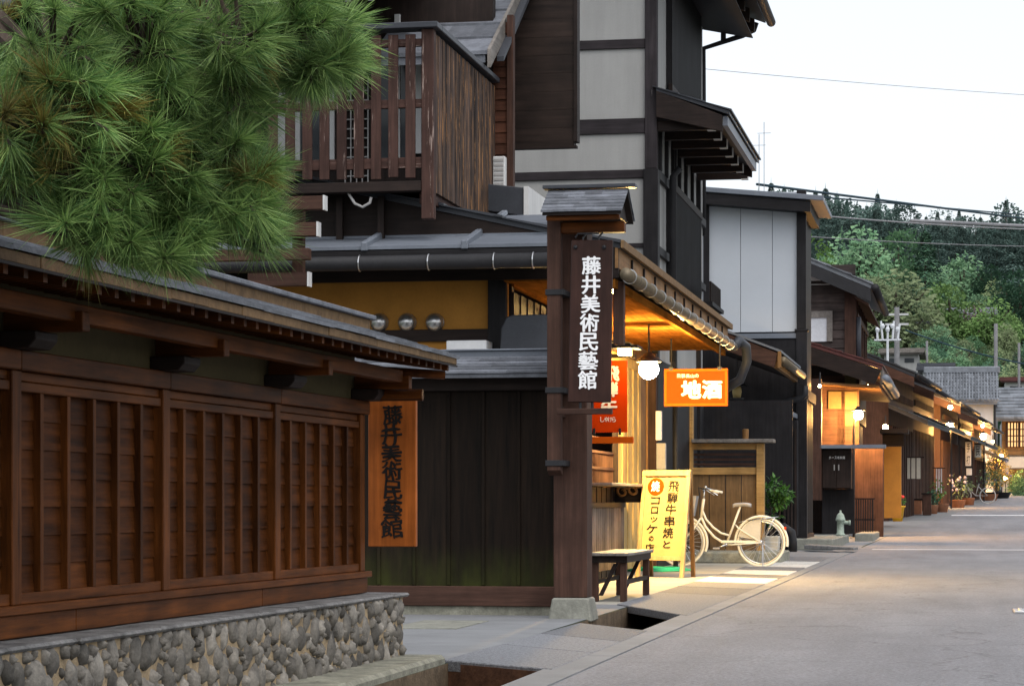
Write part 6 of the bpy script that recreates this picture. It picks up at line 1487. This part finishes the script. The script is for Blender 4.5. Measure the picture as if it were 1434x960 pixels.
for i in range(95):
    y = random.uniform(190, 300); px = random.uniform(1040, 1460); x = S.fy(px, 400, y)[0]
    m_ = random.choice(['tree_mid','tree_mid','tree_pale','tree_mid','tree_fir']); s = random.uniform(.45,.85)
    if y < 245: s *= .6
    tree('b', i % 3, m_, x, y, s, {'tree_mid':'blue green round tree of the mixed lower slope','tree_pale':'pale olive round tree of the mixed lower slope','tree_fir':'deep green round tree of the mixed lower slope'}[m_], G2)
for i in range(90):
    y = random.uniform(190, 430); px = random.uniform(1470, 2000); x = S.fy(px, 400, y)[0]
    if y > 310: tree('c', i % 3, 'tree_dark', x, y, random.uniform(.8,1.0), 'dark conifer in the dense stand below the ridge line', 'dark conifers in the stand below the ridge')
    else: tree('b', i % 3, 'tree_mid', x, y, random.uniform(.5,.85), 'blue green round tree of the mixed lower slope', G2)
tpx('b', 0, 'tree_mid', 1200, 308, 285, 16, 'broad blue green tree, largest of the slope, above the clapboard roof')
tpx('b', 1, 'tree_mid', 1258, 318, 292, 13, 'blue green tree between the largest tree and the tall fir')
tpx('c', 2, 'tree_fir', 1296, 312, 262, 15, 'tall rich green fir standing alone among round trees', None, 1.25)
tpx('b', 2, 'tree_lime', 1135, 328, 240, 10, 'lime green tree peeping out beside the metal sided house')
tpx('b', 0, 'tree_pale', 1255, 370, 225, 11, 'wide pale olive tree below the tall fir', None, 1.25)
tpx('b', 1, 'tree_pale', 1225, 385, 222, 9, 'pale olive tree just right of the clapboard roof')
tpx('b', 1, 'tree_lime', 1330, 395, 232, 8, 'fresh green feathery tree right of the tall fir')
tpx('b', 2, 'tree_lime', 1392, 412, 230, 7, 'fresh green dome shaped tree near the right edge', None, 1.15)
tpx('c', 0, 'tree_dark', 1418, 330, 262, 14, 'big dark conifer at the right edge halfway up the hill', None, 1.3)
tpx('b', 0, 'tree_fir', 1428, 372, 250, 10, 'deep green tree under the big dark conifer at the right edge')
tpx('b', 0, 'tree_red', 1362, 425, 236, 5, 'dark reddish tree in front of the pale hillside house')
tpx('b', 2, 'tree_mid', 1350, 350, 290, 12, 'misty green tree mass right of the tall fir')
for i in range(40):
    y = random.uniform(168, 200); px = random.uniform(1240, 1460); x = S.fy(px, 400, y)[0]
    tree('b', i % 3, random.choice(['tree_mid','tree_pale','tree_fir']), x, y, random.uniform(.3,.5), 'low shrubby tree at the foot of the hill behind the far roofs', 'shrubby trees at the foot of the hill')
tpx('b', 1, 'tree_gold', 1396, 622, 127, 2.6, 'golden lit tree beside the low street lamp')
tpx('b', 0, 'tree_mid', 1432, 655, 128, 2.2, 'small green shrub at the right edge below the awning')
random.setstate(state)

# ================================================================== the pine over the museum wall
pn = thing('pine_tree', 'large long-needled pine overhanging the museum wall in the upper left corner', 'tree', (-4.6, 7.3, 0))
rngp = random.Random(5)
def tuft(nd, p, dirv, L, n, wd):
    dirv = dirv.normalized(); a = dirv.orthogonal().normalized(); b = dirv.cross(a)
    for i in range(n):
        t = rngp.uniform(0, 2*pi); sp_ = abs(rngp.gauss(0, .48))+.04; off = rngp.uniform(-.055, .03)
        d = (dirv*cos(sp_) + (a*cos(t)+b*sin(t))*sin(sp_)).normalized(); l_ = L*rngp.uniform(.72, 1.15); base = p + dirv*off
        s_ = d.cross(Vector((rngp.uniform(-1,1), rngp.uniform(-1,1), rngp.uniform(-1,1)))).normalized()*wd
        dr = Vector((0,0,-l_*.10*rngp.random())); mid = base + d*l_*.5; tip = base + d*l_ + dr
        nd.add([base-s_*.6, base+s_*.6, mid+s_, tip, mid-s_], [(0,1,2,3,4)])
nd, nb2, br = MB(), MB(), MB()
trunk = [Vector((-4.6,7.3,-.1)), Vector((-4.55,7.25,1.3)), Vector((-4.35,7.2,2.4)), Vector((-3.7,7.0,3.2)), Vector((-3.0,6.9,4.0))]
br_main = MB().tube(trunk, [.19,.17,.15,.12,.08], 12)
# boughs: (start on trunk, list of picture points with depth)
def wp(px, py, y):
    x, z = S.fy(px, py, y); return Vector((x, y, z))
lobesP = [ # outline lobes: centre px, radius px, depth, tufts
    (60,70,110,6.6,46),(190,60,100,6.7,44),(320,40,95,6.9,40),(420,30,70,7.1,26),(470,85,42,7.2,16),(430,95,50,7.1,16),(110,150,90,6.5,34),(30,170,70,6.5,22),(240,150,80,6.8,26),
    (330,120,70,7.0,20),(200,235,85,6.7,34),(300,225,80,6.9,32),(360,250,50,7.0,18),(330,300,65,6.9,24),(240,310,80,6.8,30),(130,300,80,6.6,26),(110,245,70,6.6,22),(365,375,28,7.0,9),(180,360,60,6.6,18),(270,365,45,6.8,13),(90,345,45,6.5,9),(125,362,55,6.6,12),(230,395,50,6.7,10),(20,250,50,6.6,8),(480,40,30,7.3,8)]
for cxp, cyp, rp, yd, n in lobesP:
    if cyp > 225: cyp = 225 + (cyp-225)*.72
    c0 = wp(cxp, cyp, yd); src = trunk[3] if cyp < 180 else trunk[2]
    mid = (src+c0)/2 + Vector((0, .1, -.06)); br.tube([src, mid, c0+Vector((0,.06,-.03))], [.045,.03,.012], 7)
    for k_ in range(int(n*1.3)):
        a = rngp.uniform(0, 2*pi); rr = max(12, rp-30)*math.sqrt(rngp.random()); dep = yd + rngp.uniform(-.20,.32)
        p = wp(cxp+rr*cos(a), cyp+rr*sin(a), dep)
        out = (p-c0); out = out.normalized() if out.length > 1e-3 else Vector((0,0,1))
        dirv = (out*.7 + Vector((.35+rngp.uniform(-.5,.6), -.35+rngp.uniform(-.4,.3), .05+rngp.uniform(-.55,.5))))
        far = nb2 if (rngp.random() < .03 or (rngp.random() < .35 and 140 < cyp+rr*sin(a) < 200 and cxp+rr*cos(a) < 170)) else nd
        tuft(far, p, dirv, rngp.uniform(.09,.165), rngp.randint(90,140), .00095)
        br.tube([c0+(p-c0)*.35+Vector((0,.05,-.02)), p-dirv.normalized()*.02, p+dirv.normalized()*.035], [.008,.006,.004], 5)
br_main.build('trunk', 'bark', pn, smooth=True); br.build('branches', 'bark', pn)
nd.build('needles', 'needles', pn); nb2.build('dry_needles', 'needles_brown', pn)
for o in list(bpy.data.objects):
    if '_o' in o: del o['_o']
